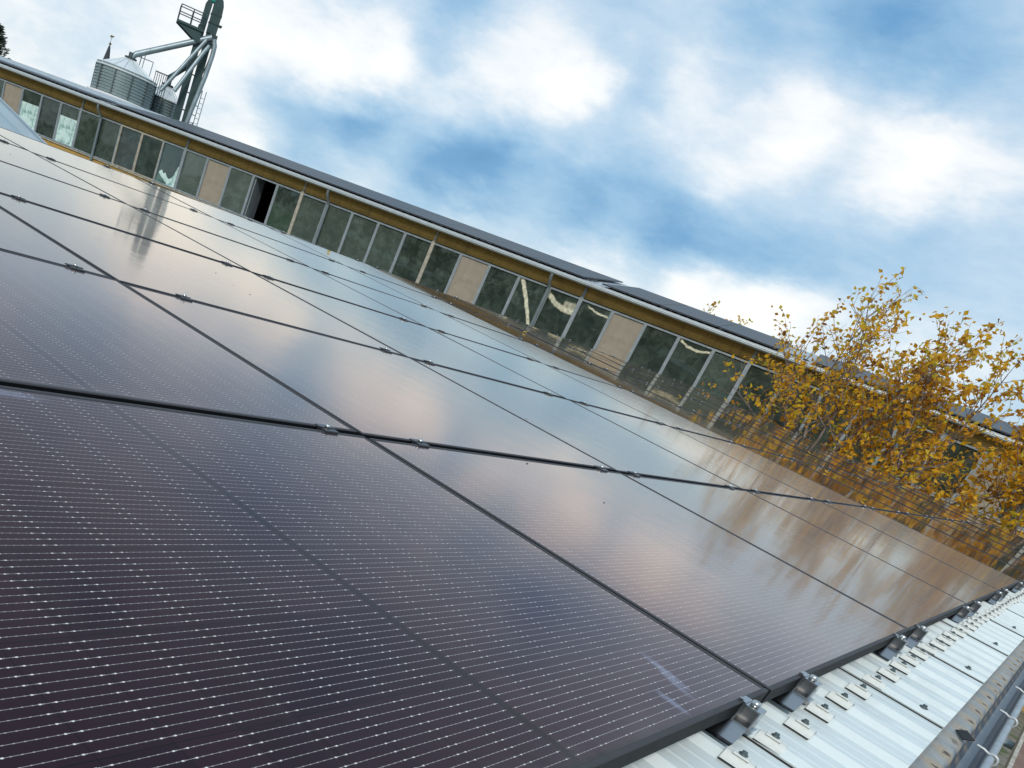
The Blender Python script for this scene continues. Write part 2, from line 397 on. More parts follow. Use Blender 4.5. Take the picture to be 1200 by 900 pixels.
def fascia_mat(name):
    mm, t, bs, out = mat(name)
    tcn = t.new('ShaderNodeTexCoord'); ob = tcn.outputs['Object']
    n1_ = t.noise(ob, 1.1, 6, 0.7, 0.6); n2_ = t.noise(ob, 9.0, 5, 0.65)
    mpn = t.new('ShaderNodeMapping'); t.put(mpn.inputs[0], ob); mpn.inputs['Scale'].default_value = (7.0, 1.0, 0.5)
    st = t.noise(mpn.outputs[0], 1.0, 5, 0.65)
    c = t.ramp(n1_, [(0.25, (0.29, 0.17, 0.045)), (0.5, (0.42, 0.26, 0.062)), (0.75, (0.50, 0.30, 0.07))])
    c = t.mix(t.math('MULTIPLY', t.step(n2_, 0.48, 0.70), 0.5), c, (0.34, 0.15, 0.035))
    c = t.mix(t.math('MULTIPLY', t.step(st, 0.50, 0.72), 0.5), c, (0.15, 0.095, 0.045))
    t.put(bs.inputs['Base Color'], c); bs.inputs['Roughness'].default_value = 0.8
    bp = t.new('ShaderNodeBump'); bp.inputs['Strength'].default_value = 0.2; bp.inputs['Distance'].default_value = 0.01
    t.put(bp.inputs['Height'], n2_); t.put(bs.inputs['Normal'], bp.outputs[0])
    return mm
M['fascia'] = fascia_mat('ochre_render')
M['winframe'] = simple('grey_window_frame', (0.25, 0.285, 0.30), 0.5, 0.25, 0.12, 6, c2=(0.40, 0.42, 0.41), thr=(0.5, 0.75))
M['paleframe'] = simple('weathered_frame', (0.42, 0.38, 0.30), 0.6, 0.0, 0.2, 9, c2=(0.22, 0.20, 0.17))
M['tan'] = simple('tan_board', (0.30, 0.255, 0.195), 0.6, 0, 0.08, 1.6, c2=(0.25, 0.21, 0.155))
M['frost'] = simple('frosted_film', (0.56, 0.72, 0.66), 0.55, 0, 0.15, 2.2, c2=(0.20, 0.34, 0.31), thr=(0.44, 0.66))
M['film_or_glint'] = simple('plastic_film', (0.75, 0.70, 0.52), 0.3, 0, 0.15, 5)
M['curtain'] = simple('hung_tarpaulin', (0.34, 0.37, 0.28), 0.7, 0, 0.15, 3)
M['wg'] = window_glass('window_glass', (0.55, 0.68, 0.60), fog=.10)
M['wgdark'] = window_glass('window_glass_clean', (0.50, 0.62, 0.62), 0.03, .05)
M['wggreen'] = window_glass('window_glass_green', (0.45, 0.66, 0.50), 0.07, 0.10)
M['wgfog'] = window_glass('window_glass_dusty', (0.5, 0.6, 0.6), 0.05, 0.34)
GF = (0.45, 0.66, 0.50)
M['wg_dusty_green'] = window_glass('window_glass_dusty_green', GF, 0.08, 0.24)
M['wg_streak'] = window_glass('window_glass_painted_glint_streak', GF, 0.08, 0.12, [(1.42, -1.15, -.35, .13, .05, .95, .95)])
M['wg_swag'] = window_glass('window_glass_painted_glint_swag', GF, 0.08, 0.10, [(1.20, -.75, .50, .10, .03, .97, .8), (1.05, -.1, .1, .16, .55, .97, .55)])
M['wg_edge'] = window_glass('window_glass_painted_glint_edge', GF, 0.08, 0.10, [(1.36, -.55, .32, .035, .25, .97, .9)])
M['wg_smile'] = window_glass('window_glass_painted_glint_arc', GF, 0.08, 0.12, [(1.30, -.55, .50, .045, .05, .97, .95)])
M['inside'] = simple('dark_interior', (0.05, 0.05, 0.045), 0.9)
M['workroof'] = simple('workshop_roof_sheet', (0.40, 0.44, 0.46), 0.45, 0.0, 0.10, 1.5, c2=(0.30, 0.33, 0.35))
M['wgutter'] = simple('pale_gutter', (0.50, 0.54, 0.55), 0.35, 0.3, 0.08, 4)
M['pipe'] = simple('downpipe_zinc', (0.26, 0.31, 0.33), 0.4, 0.5, 0.15, 5)
M['farmod'] = simple('far_module', (0.045, 0.047, 0.052), 0.42, 0.0, 0.1, .6)
M['farmod'].node_tree.nodes['Principled BSDF'].inputs['Specular IOR Level'].default_value = 0.25
M['silo'] = corr_mat('silo_sheet', (0.22, 0.28, 0.28), (0.34, 0.40, 0.40))
M['silo_rib'] = simple('silo_stiffener', (0.10, 0.125, 0.125), 0.5, 0.5)
M['silo_roof'] = simple('silo_roof_sheet', (0.68, 0.72, 0.72), 0.4, 0.3, 0.07, 1.5)
M['concrete'] = simple('pale_concrete', (0.60, 0.61, 0.60), 0.8, 0, 0.1, 1.5)
M['green'] = simple('green_steel', (0.036, 0.066, 0.063), 0.5, 0.3, 0.25, 1.5)
M['dgreen'] = simple('dark_green_steel', (0.03, 0.05, 0.05), 0.5, 0.3, 0.25, 1.5)
M['galv'] = simple('galvanised_pipe', (0.24, 0.30, 0.32), 0.42, 0.35, 0.2, 2)
M['teal'] = simple('teal_hood', (0.03, 0.28, 0.22), 0.4)
M['slate'] = simple('spire_slate', (0.03, 0.033, 0.04), 0.6)
M['gold'] = simple('gilt_metal', (0.20, 0.15, 0.07), 0.4, 0.7)
M['bark'] = simple('bark', (0.13, 0.10, 0.09), 0.85, 0, 0.35, 9, 0.4, 60, c2=(0.24, 0.20, 0.18))
M['leaf'] = leaf_mat('autumn_leaf')
M['needle'] = simple('spruce_needles', (0.018, 0.035, 0.02), 0.7, 0, 0.4, 3)
M['ground'] = simple('gravel_ground', (0.20, 0.185, 0.16), 0.9, 0, 0.3, 0.8, 0.5, 30, c2=(0.07, 0.10, 0.035), thr=(0.45, 0.6))
M['path'] = simple('yard_asphalt', (0.055, 0.055, 0.056), 0.85, 0, 0.2, 1.5, 0.4, 60)
M['greyroof'] = simple('grey_ribbed_roof', (0.34, 0.42, 0.46), 0.4, 0.25, 0.08, 2.0)
M['hedge'] = simple('evergreen_foliage', (0.03, 0.06, 0.022), 0.8, 0, 0.4, 2)

# ------------------------------------------------------------------ mesh helpers
class MB:
    def __init__(self): self.v = []; self.f = []; self.mi = []; self.sm = []
    def add(self, vs, fs, mi=0, smooth=False):
        o = len(self.v); self.v += [tuple(x) for x in vs]
        for f in fs: self.f.append(tuple(i + o for i in f)); self.mi.append(mi); self.sm.append(smooth)
    def box(self, a, b, mi=0, M4=None):
        (x0, y0, z0), (x1, y1, z1) = a, b
        vs = [(x, y, z) for z in (z0, z1) for y in (y0, y1) for x in (x0, x1)]
        if M4 is not None: vs = [M4 @ Vector(p) for p in vs]
        self.add(vs, [(0, 2, 3, 1), (4, 5, 7, 6), (0, 1, 5, 4), (2, 6, 7, 3), (0, 4, 6, 2), (1, 3, 7, 5)], mi)
    def bbox(self, a, b, c, mi=0):
        """box with a chamfer c on every edge along the top"""
        (x0, y0, z0), (x1, y1, z1) = a, b
        lo = [(x0, y0), (x1, y0), (x1, y1), (x0, y1)]
        vs = [(x, y, z0) for x, y in lo] + [(x, y, z1 - c) for x, y in lo] + \
             [(x0 + c, y0 + c, z1), (x1 - c, y0 + c, z1), (x1 - c, y1 - c, z1), (x0 + c, y1 - c, z1)]
        fs = [(3, 2, 1, 0), (8, 9, 10, 11)]
        for i in range(4):
            j = (i + 1) % 4
            fs += [(i, j, 4 + j, 4 + i), (4 + i, 4 + j, 8 + j, 8 + i)]
        self.add(vs, fs, mi)
    def tube(self, pts, r, n=10, mi=0, cap=True, smooth=True):
        pts = [Vector(p) for p in pts]
        rs = r if isinstance(r, (list, tuple)) else [r] * len(pts)
        rings = []; ref = None
        for i, p in enumerate(pts):
            t = ((pts[i + 1] - p) if i == 0 else (p - pts[i - 1]) if i == len(pts) - 1 else (pts[i + 1] - pts[i - 1])).normalized()
            if ref is None:
                ref = Vector((0, 0, 1)) if abs(t.z) < .9 else Vector((1, 0, 0))
            a = (ref - t * ref.dot(t))
            if a.length < 1e-5: a = t.orthogonal()
            a.normalize(); ref = a; b = t.cross(a)
            rings.append([p + (a * math.cos(2 * math.pi * k / n) + b * math.sin(2 * math.pi * k / n)) * rs[i] for k in range(n)])
        vs = [q for rg in rings for q in rg]; fs = []
        for i in range(len(pts) - 1):
            for k in range(n):
                k2 = (k + 1) % n
                fs.append((i * n + k, i * n + k2, (i + 1) * n + k2, (i + 1) * n + k))
        self.add(vs, fs, mi, smooth)
        if cap:
            self.add(rings[0], [tuple(reversed(range(n)))], mi); self.add(rings[-1], [tuple(range(n))], mi)
    def lathe(self, prof, n=32, c=(0, 0, 0), mi=0, smooth=True):
        vs = []; fs = []
        for (r, z) in prof:
            for k in range(n):
                a = 2 * math.pi * k / n
                vs.append((c[0] + r * math.cos(a), c[1] + r * math.sin(a), c[2] + z))
        for i in range(len(prof) - 1):
            for k in range(n):
                k2 = (k + 1) % n
                fs.append((i * n + k, i * n + k2, (i + 1) * n + k2, (i + 1) * n + k))
        self.add(vs, fs, mi, smooth)
    def prism(self, poly, axis_a, axis_b, axis_l, l0, l1, mi=0):
        """extrude a 2-D polygon (a,b) along axis_l"""
        n = len(poly)
        A, B, L = Vector(axis_a), Vector(axis_b), Vector(axis_l)
        vs = [A * a + B * b + L * l0 for a, b in poly] + [A * a + B * b + L * l1 for a, b in poly]
        fs = [tuple(reversed(range(n))), tuple(range(n, 2 * n))]
        for i in range(n):
            j = (i + 1) % n; fs.append((i, j, n + j, n + i))
        self.add(vs, fs, mi)
    def strip(self, prof, axis_l, l0, l1, mi=0, smooth=False):
        """open profile (list of 3-D points) extruded along axis_l"""
        L = Vector(axis_l); n = len(prof)
        vs = [Vector(p) + L * l0 for p in prof] + [Vector(p) + L * l1 for p in prof]
        self.add(vs, [(i, i + 1, n + i + 1, n + i) for i in range(n - 1)], mi, smooth)
    def build(self, name, mats, parent=None, loc=None, rot=None, bevel=0.0):
        me = bpy.data.meshes.new(name)
        me.from_pydata(self.v, [], self.f)
        for mm in (mats if isinstance(mats, (list, tuple)) else [mats]): me.materials.append(mm)
        me.polygons.foreach_set('material_index', self.mi)
        me.polygons.foreach_set('use_smooth', self.sm)
        bm = bmesh.new(); bm.from_mesh(me); bmesh.ops.recalc_face_normals(bm, faces=bm.faces); bm.to_mesh(me); bm.free()
        me.update()
        o = bpy.data.objects.new(name, me); col.objects.link(o)
        if parent is not None: o.parent = parent
        if loc is not None: o.location = loc
        if rot is not None: o.rotation_euler = rot
        if bevel > 0:
            bv = o.modifiers.new('bevel', 'BEVEL'); bv.width = bevel; bv.segments = 2; bv.limit_method = 'ANGLE'
        return o
def tag(o, label=None, cat=None, group=None, kind=None):
    if label: o['label'] = label
    if cat: o['category'] = cat
    if group: o['group'] = group
    if kind: o['kind'] = kind
    return o
def empty(name, loc=(0, 0, 0), rot=(0, 0, 0)):
    o = bpy.data.objects.new(name, None); o.empty_display_size = 0.2
    o.location = loc; o.rotation_euler = rot; col.objects.link(o)
    return o
kids = {}
def copy_tree(o, parent=None):
    c = o.copy(); col.objects.link(c)
    if parent is not None: c.parent = parent
    for ch in o.children: copy_tree(ch, c)
    return c

ORD = ['first', 'second', 'third', 'fourth', 'fifth', 'sixth', 'seventh', 'eighth', 'ninth', 'tenth', 'eleventh', 'twelfth',
       'thirteenth', 'fourteenth', 'fifteenth', 'sixteenth', 'seventeenth', 'eighteenth', 'nineteenth', 'twentieth']
PITCH = R(2.76)                           # slope of the hall roof
RX = (PITCH, 0, 0)
Rroof = Matrix.Rotation(PITCH, 4, 'X')
def roofpt(u, v, wv): return Rroof @ Vector((u, v, wv))
GZ = -4.0

# ================================================================== SETTING
g = MB(); g.add([(-3000, -3000, GZ), (3000, -3000, GZ), (3000, 3000, GZ), (-3000, 3000, GZ)], [(0, 1, 2, 3)])
tag(g.build('ground', M['ground']), kind='structure')
g = MB(); g.add([(-60, -14, GZ + .004), (60, -14, GZ + .004), (60, -2.6, GZ + .004), (-60, -2.6, GZ + .004)], [(0, 1, 2, 3)])
tag(g.build('yard', M['path']), kind='structure')

# ================================================================== THE HALL UNDER THE MODULES
hall = empty('farm_hall', (0, 0, 0))
tag(hall, 'low hall with pale ribbed metal roof carrying the dark solar panels', 'hall')
RIB_TOP, RIB_H = -0.063, 0.014
RP = 0.2125                               # rib pitch
SHEET = RP * 5
U0, V0, V1 = -2.125, -0.258, 6.98
def rib_profile(u, n, first_lap):
    """trapezoid profile points (u,w) for n ribs from u"""
    pts = []
    for i in range(n):
        c = u + i * RP
        e = 0.003 if (first_lap and i == 0) else 0.0
        if i == 0: pts.append((c - .033, RIB_TOP - RIB_H * .85 + e))
        else: pts.append((c - .030, RIB_TOP - RIB_H))
        pts += [(c - .010, RIB_TOP + e), (c + .010, RIB_TOP + e), (c + .030, RIB_TOP - RIB_H)]
        if i < n - 1:
            for q in (0.36, 0.64):        # shallow stiffening beads in the trough
                m_ = c + RP * q
                pts += [(m_ - .009, RIB_TOP - RIB_H), (m_, RIB_TOP - RIB_H + .0018), (m_ + .009, RIB_TOP - RIB_H)]
    return pts
sheet_us = [U0 + .004 + SHEET * i + 0.83 - 0.83 for i in range(21)]
LAP0 = 1.0 - 3 * SHEET                     # a lap falls at u = 1.00
sheet_us = [LAP0 + SHEET * i for i in range(21)]
for u in sheet_us:
    prof = rib_profile(u, 6, True)
    b = MB()
    b.strip([(pu, 0, pw) for pu, pw in prof], (0, 1, 0), V0, V1)
    b.strip([(pu, 0, pw - .0025) for pu, pw in prof], (0, 1, 0), V0, V1)
    # closed lower edge
    n = len(prof)
    b.add([(pu, V0, pw) for pu, pw in prof] + [(pu, V0, pw - .0025) for pu, pw in prof], [(i, i + 1, n + i + 1, n + i) for i in range(n - 1)])
    b.build('roof_sheet', M['sheet'], hall, rot=RX)
    s = MB()
    s.box((u - .0385, V0 + .001, RIB_TOP - RIB_H + .0003), (u - .0345, V1 - .01, RIB_TOP - RIB_H + .0032))  # black strip added for the shadow line along the lap
    s.build('lap_shade_and_seal', M['shade_and_seal'], hall, rot=RX)
# dark foam filler under the sheet ends
f = MB()
f.box((LAP0, V0 + .004, RIB_TOP - RIB_H - .03), (LAP0 + 21 * SHEET, V0 + .03, RIB_TOP - RIB_H - .004))
f.build('eave_filler', M['shade_and_seal'], hall, rot=RX)
# storm washers with screws
rnd = random.Random(5)
wb = MB()
for (va, vb, hh) in ((-.029, .029, 0.0), (-.016, .016, .0035)):      # saddle cap, doubled under the screw
    pr_ = [(-.034, -.0115), (-.027, -.0080), (-.0165, .0008 + hh), (-.012, .0030 + hh), (.012, .0030 + hh), (.0165, .0008 + hh), (.027, -.0080), (.034, -.0115)]
    if hh: pr_ = pr_[2:6]
    wb.strip([(a_, 0, c_) for a_, c_ in pr_], (0, 1, 0), va, vb)
    n_ = len(pr_)
    for vv in (va, vb):
        wb.add([(a_, vv, c_) for a_, c_ in pr_] + [(a_, vv, c_ - .003) for a_, c_ in pr_], [(i, i + 1, n_ + i + 1, n_ + i) for i in range(n_ - 1)])
wb.box((-.0348, -.0292, -.0140), (.0335, .0292, -.0119), 1)
w0 = wb.build('storm_washer', [M['washer'], M['shade_and_seal']], hall)
sb = MB()
sb.lathe([(.0, .0105), (.0090, .0105), (.0090, .0128), (.0055, .0132), (.0055, .0180), (0, .0183)], 10, (0, 0, -.0035))
s0 = sb.build('screw', M['screw'], w0)
us = [LAP0 + RP * i for i in range(2, 90)]
first = True
for u in us:
    if not (-0.5 < u < 13.5): continue
    k = round((u - 1.0) / RP)
    o = w0 if first else copy_tree(w0, hall)
    first = False
    o.scale = (.92, .92, .92); o.location = roofpt(u, -0.066 + rnd.uniform(-.004, .004), RIB_TOP + .0035)
    o.rotation_euler = (PITCH, 0, rnd.uniform(-.06, .06))
# stitching screws near the lower edge on each lap
sc = MB(); sc.lathe([(.0, 0.0), (.011, 0.0), (.011, .003), (.006, .0035), (.006, .009), (0, .0095)], 10)
sc0 = sc.build('lap_screw', M['screw'], hall); first = True
for u in sheet_us:
    if not (-0.5 < u < 14): continue
    o = sc0 if first else copy_tree(sc0, hall); first = False
    o.location = roofpt(u - .004, -0.193, RIB_TOP + .003); o.rotation_euler = RX
# ridge cap, back slope and walls
HX0, HX1 = LAP0 - .05, 19.55
rc = MB()
rp = roofpt(0, V1, RIB_TOP)
rc.strip([(0, rp.y - .12, rp.z + .008), (0, rp.y, rp.z + .03), (0, rp.y + .14, rp.z + .012)], (1, 0, 0), HX0, HX1)
rc.build('ridge_cap', M['sheet'], hall)
bs_ = MB()
prof = []
nr = int((HX1 - HX0) / RP)
for i in range(nr):
    c = HX0 + .1 + i * RP
    prof += [(c - .033, -RIB_H), (c - .017, 0), (c + .017, 0), (c + .033, -RIB_H)]
y0, z0 = rp.y + .02, rp.z - .002
vs_ = [(a, y0, z0 + bb) for a, bb in prof] + [(a, y0 + .85, z0 - .06 + bb) for a, bb in prof]
n = len(prof)
bs_.add(vs_, [(i, i + 1, n + i + 1, n + i) for i in range(n - 1)])
bs_.build('back_roof', M['sheet'], hall)
hw = MB()
hw.add([(HX0 + .1, -.20, GZ), (HX1 - .1, -.20, GZ), (HX1 - .1, y0 + .7, GZ), (HX0 + .1, y0 + .7, GZ),
        (HX0 + .1, -.20, -.16), (HX1 - .1, -.20, -.16), (HX1 - .1, y0 + .7, z0 - .14), (HX0 + .1, y0 + .7, z0 - .14),
        (HX0 + .1, rp.y, rp.z - .06), (HX1 - .1, rp.y, rp.z - .06)],
       [(0, 1, 5, 4), (1, 2, 6, 9, 5), (2, 3, 7, 6), (3, 0, 4, 8, 7)])
hw.build('wall', M['hallwall'], hall)
vg = MB()
vg.box((HX1 - .09, V0, -.16), (HX1, V1, RIB_TOP + .012))
vg.build('verge_flashing', M['sheet'], hall, rot=RX)

# gutter along the eave
gt = MB()
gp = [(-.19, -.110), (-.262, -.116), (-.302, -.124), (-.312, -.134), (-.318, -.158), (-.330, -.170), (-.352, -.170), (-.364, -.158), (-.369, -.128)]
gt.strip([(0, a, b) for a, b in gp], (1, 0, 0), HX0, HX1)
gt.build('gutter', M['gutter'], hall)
bd = MB()
bd.tube([(HX0, -.376, -.120), (HX1, -.376, -.120)], .0105, 14)
bd.build('gutter_bead', M['bead'], hall)
hk = MB()
pts = []
for k in range(15):
    a = R(-60 + k * 20)
    pts.append((0, -.378 - math.sin(a) * .0150, -.122 + math.cos(a) * .0150))
pts = [(0, -.335, -.1035), (0, -.352, -.1045)] + [(0, -.378 + .0155 * math.sin(R(t)), -.122 + .0155 * math.cos(R(t))) for t in range(40, -200, -20)]
hk.tube(pts, .0036, 8)
h0 = hk.build('gutter_hook', M['hook'], hall)
for i, u in enumerate([1.08, 1.80, 2.45, 3.12, 3.80, 4.46, 5.13, 5.8, 6.5, 7.1, 7.8, 8.5, .40, -.25]):
    o = h0 if i == 0 else copy_tree(h0, hall)
    o.location = (u, 0, 0); o.rotation_euler = (0, 0, rnd.uniform(-.08, .08))
# outlet flap lying in the gutter
fl = MB()
fl.box((-.040, -.013, 0), (.040, .013, .003))
of = fl.build('gutter_outlet', M['shade_and_seal'], hall, loc=(1.155, -.302, -.112), rot=(R(-24), 0, R(20)))

# ================================================================== SOLAR MODULES ON THE HALL
def make_frame():
    b = MB()
    L, c = .011, .0020
    b.bbox((0, 0, -FR), (PW, L, 0), c, 1); b.bbox((0, PH - L, -FR), (PW, PH, 0), c, 1)
    b.bbox((0, L, -FR), (L, PH - L, 0), c, 1); b.bbox((PW - L, L, -FR), (PW, PH - L, 0), c, 1)
    for i, f in enumerate(b.f):                       # lighter lip on top, sides painted darker for shade in the gaps
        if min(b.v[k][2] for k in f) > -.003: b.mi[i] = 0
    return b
def make_glass():
    b = MB(); L = .0108
    b.box((L, L, -.007), (PW - L, PH - L, -.0016))
    return b
def make_clamp():
    b = MB()
    b.bbox((-.026, -.021, .0004), (.026, .021, .0042), .001)      # top plate over both frames
    b.box((-.026, -.0085, -FR + .004), (.026, .0085, .0003))      # web in the gap
    b.box((-.034, -.003, .0043), (.030, .003, .0062))
    return b
def make_bolt():
    b = MB(); b.lathe([(0, .0042), (.0072, .0042), (.0072, .0115), (.0052, .0125), (.0036, .0125), (.0032, .0085), (0, .0085)], 10)
    return b
pan = empty('solar_panel')
fr_o = make_frame().build('frame', [M['frame'], M['frame_side_shaded']], pan)
gl_o = make_glass().build('glass', M['glass'], pan)
cl_o = make_clamp().build('clamp', M['clamp'], pan)
bo_o = make_bolt().build('bolt', M['steel'], cl_o)
cl_2 = copy_tree(cl_o, pan)
# distances of the clamps from the seams (they sit where a rib runs below): right of seam i, left of seam i+1
OFFR = [.25, .268, .156, .20, .26, .18, .24, .20, .22, .25, .18, .2]
OFFL = [.16, .19, .263, .22, .18, .25, .2, .22, .24, .18, .2, .2]
NU, NV = 12, 6
panels = {}
bowed = gl_o.data.copy(); bowed.materials[0] = M['glass_bowed']
for j in range(NV):
    for i in range(NU):
        o = pan if (i == 0 and j == 0) else copy_tree(pan)
        panels[(i, j)] = o
rnd = random.Random(11)
for (i, j), o in panels.items():
    u = (i - 1) * EW + .013; v = j * EH
    tx, ty = rnd.gauss(0, .0006), rnd.gauss(0, .0006)
    ty += R(.11) if i >= 5 else R(-.10)      # the far block was laid at a slightly different tilt
    o.matrix_world = Matrix.Translation(roofpt(u, v, 0)) @ Matrix.Rotation(PITCH + tx, 4, 'X') @ Matrix.Rotation(ty, 4, 'Y')
    row = ['bottom row along the gutter', 'second row up from the gutter', 'third row up from the gutter', 'fourth row up from the gutter',
           'fifth row up from the gutter', 'top row along the ridge'][j]
    if (i, j) == (0, 0): lab = 'big nearest solar panel filling the lower left, smeared with bluish finger marks'
    elif i == 11: lab = 'solar panel in the %s, last at the far verge' % row
    else: lab = 'solar panel in the %s, %s from the near end' % (row, ORD[i])
    tag(o, lab, 'solar panel', 'dark solar panels laid in rows on the hall roof')
    if i >= 5:
        for c in o.children:
            if c.name.startswith('glass'): c.data = bowed
    cs = [c for c in o.children if c.name.startswith('clamp')]
    jit = rnd.uniform(-.03, .03)
    cs[0].location = (OFFR[i] - .010 + (jit if j else 0), PH + .010, 0)
    cs[1].location = (EW - OFFL[i] - .010 + rnd.uniform(-.03, .03), PH + .010, 0)
for c in panels[(0, 0)].children:
    if c.name.startswith('glass'):
        c.data = c.data.copy(); c.data.materials[0] = M['glass_smeared']

# end clamps on short rails at the eave
def hat_rail():
    b = MB()
    prof = [(-.074, -.001), (-.056, -.001), (-.020, .026), (.020, .026), (.056, -.001), (.074, -.001)]
    t_ = .002
    up = [(a, 0, c) for a, c in prof]; dn = [(a, 0, c - t_) for a, c in prof]
    b.strip(up, (0, 1, 0), -.034, .30); b.strip(dn, (0, 1, 0), -.034, .30)
    n = len(prof)
    b.add([(a, -.034, c) for a, c in prof] + [(a, -.034, c - t_) for a, c in prof], [(i, i + 1, n + i + 1, n + i) for i in range(n - 1)])
    return b
def box_clamp():
    b = MB(); hw_, t_ = .021, .0028
    v0, v1, w0_, w1_ = -.036, -.0012, -FR - .002, .0012
    b.box((-hw_, v0, w0_), (hw_, v0 + t_, w1_)); b.box((-hw_, v1 - t_, w0_), (hw_, v1, w1_))
    b.box((-hw_, v0 + t_, w0_), (hw_, v1 - t_, w0_ + t_)); b.box((-hw_, v0 + t_, w1_ - t_), (hw_, v1 - t_, w1_))
    b.box((hw_ - .004, v0 + t_, w0_ + t_), (hw_ - .001, v1 - t_, w1_ - t_), 1)  # added plate blocks the bright sheet behind, its grey imitates the dim interior
    b.box((-hw_, v1 - .004, w1_ + .0002), (hw_, .0085, w1_ + .0028))          # lip over the frame
    b.box((-hw_, v0 - .006, w0_ - .0022), (hw_, v0 + .010, w0_ - .0002))
    b.box((-hw_ - .004, .0004, w1_ + .003), (-hw_ + .006, .0090, w1_ + .0065))
    return b
def end_bolt():
    b = MB(); b.lathe([(0, .0016), (.0078, .0016), (.0082, .0024), (.0082, .0105), (.0064, .0118), (.0038, .0118), (.0032, .007), (0, .007)], 12, (0, -.017, 0))
    return b
br = empty('mounting_bracket')
hr = hat_rail().build('short_rail', M['alu'], br); hr.location = (0, 0, RIB_TOP + .0015)
bc = box_clamp().build('end_clamp', [M['alu'], M['clamp_backing_added']], br)
eb = end_bolt().build('bolt', M['steel'], bc)
first = True
def place_bracket(u, lab):
    global first
    o = br if first else copy_tree(br); first = False
    o.matrix_world = Matrix.Translation(roofpt(u, 0, 0)) @ Matrix.Rotation(PITCH, 4, 'X')
    tag(o, lab, 'bracket', 'aluminium end clamps along the eave')
E_L = [0, .17, .27, .21, .24, .2, .25, .22, .2, .26, .22, .2, .2]
E_R = [.3, .28, .17, .27, .2, .25, .2, .24, .22, .2, .25, .2, .2]
for i in range(0, 13):
    u = (i - 1) * EW
    nm = ['', 'first', 'second', 'third', 'fourth', 'fifth', 'sixth', 'seventh', 'eighth', 'ninth', 'tenth', 'eleventh', 'far end'][i]
    if i == 0: continue
    if i == 12:
        place_bracket(u - E_L[i], 'aluminium end clamp at the far bottom corner of the panel field')
        continue
    place_bracket(u - E_L[i], 'aluminium end clamp at the eave on the near side of the %s panel seam' % nm)
    place_bracket(u + E_R[i], 'aluminium end clamp at the eave on the far side of the %s panel seam' % nm)

# ================================================================== WORKSHOP BUILDING BEHIND
WB = Vector((20.45, 32.979, 0)); WYAW = math.atan2(-.96856, .24879)
shop = empty('workshop_building', WB, (0, 0, WYAW))
tag(shop, 'long ochre workshop with a strip of grey framed windows under its eave', 'building')
KX0, KX1, DEP = -14.0, 46.0, 13.6
ZS, ZH, ZE = 0.01, 1.37, 1.76            # sill, head, eave
wl = MB()
wl.box((KX0, 0, GZ), (KX1, .25, ZS - .05))
wl.box((KX0, DEP - .25, GZ), (KX1, DEP, ZE))
wl.box((KX0, .25, GZ), (KX0 + .25, DEP - .25, ZE)); wl.box((KX1 - .25, .25, GZ), (KX1, DEP - .25, ZE))
wl.build('wall', M['fascia'], shop)
fa = MB(); fa.box((KX0, .02, ZH + .03), (KX1, .25, ZE + .02)); fa.build('fascia', M['fascia'], shop)
si = MB(); si.box((KX0, -.05, ZS - .05), (KX1, .25, ZS - .012)); si.build('sill', M['paleframe'], shop)
inn = MB(); inn.box((KX0 + .26, .26, GZ + .01), (KX1 - .26, DEP - .26, GZ + .03))
inn.add([(KX0 + .26, DEP - .27, GZ), (KX1 - .26, DEP - .27, GZ), (KX1 - .26, DEP - .27, ZE), (KX0 + .26, DEP - .27, ZE)], [(0, 1, 2, 3)])
inn.add([(KX0 + .26, .27, ZE - .02), (KX1 - .26, .27, ZE - .02), (KX1 - .26, DEP - .27, ZE - .02), (KX0 + .26, DEP - .27, ZE - .02)], [(0, 1, 2, 3)])
inn.build('interior', M['inside'], shop)
rf = MB()
RY, RZ = 6.7, 2.45
for (ya, za, yb, zb) in ((-.34, ZE + .03, RY, RZ), (DEP + .34, ZE + .03, RY, RZ)):
    prof = []
    k = KX0 - .3
    while k < KX1 + .3:
        prof += [(k, 0), (k + .16, 0), (k + .185, .014), (k + .225, .014)]
        k += .25
    n = len(prof)
    rf.add([(a, ya, za + b) for a, b in prof] + [(a, yb, zb + b) for a, b in prof], [(i, i + 1, n + i + 1, n + i) for i in range(n - 1)])
rf.build('roof', M['workroof'], shop)
uf = MB()
uf.add([(KX0 - .3, -.34, ZE + .02), (KX1 + .3, -.34, ZE + .02), (KX1 + .3, .3, ZE + .085), (KX0 - .3, .3, ZE + .085)], [(0, 1, 2, 3)])
uf.build('soffit', M['inside'], shop)
gu = MB()
gp = [(-.34 - .075 + .075 * math.cos(R(a)), ZE + .01 + .075 * math.sin(R(a))) for a in range(180, 361, 20)]
gu.strip([(0, a, b) for a, b in gp], (1, 0, 0), KX0 - .3, KX1 + .3, 0, True)
gu.box((KX0 - .3, -.492, ZE - .03), (KX1 + .3, -.484, ZE + .062))
gu.tube([(KX0 - .3, -.49, ZE + .012), (KX1 + .3, -.49, ZE + .012)], .014, 8)
gu.build('gutter', M['wgutter'], shop)
# posts every five windows
rnd = random.Random(3)
pb = MB()
pb.box((-.055, -.045, ZS - .03), (.055, .02, ZH + .03)); pb.box((-.035, -.012, ZH + .031), (.035, .018, ZE))
p0 = pb.build('post', M['winframe'], shop)
for n_, k in enumerate(range(-10, 45, 5)):
    o = p0 if n_ == 0 else copy_tree(p0, shop)
    o.location = (k, 0, 0)
    if k in (10, 15):
        o.data = o.data.copy(); o.data.materials[0] = M['paleframe']
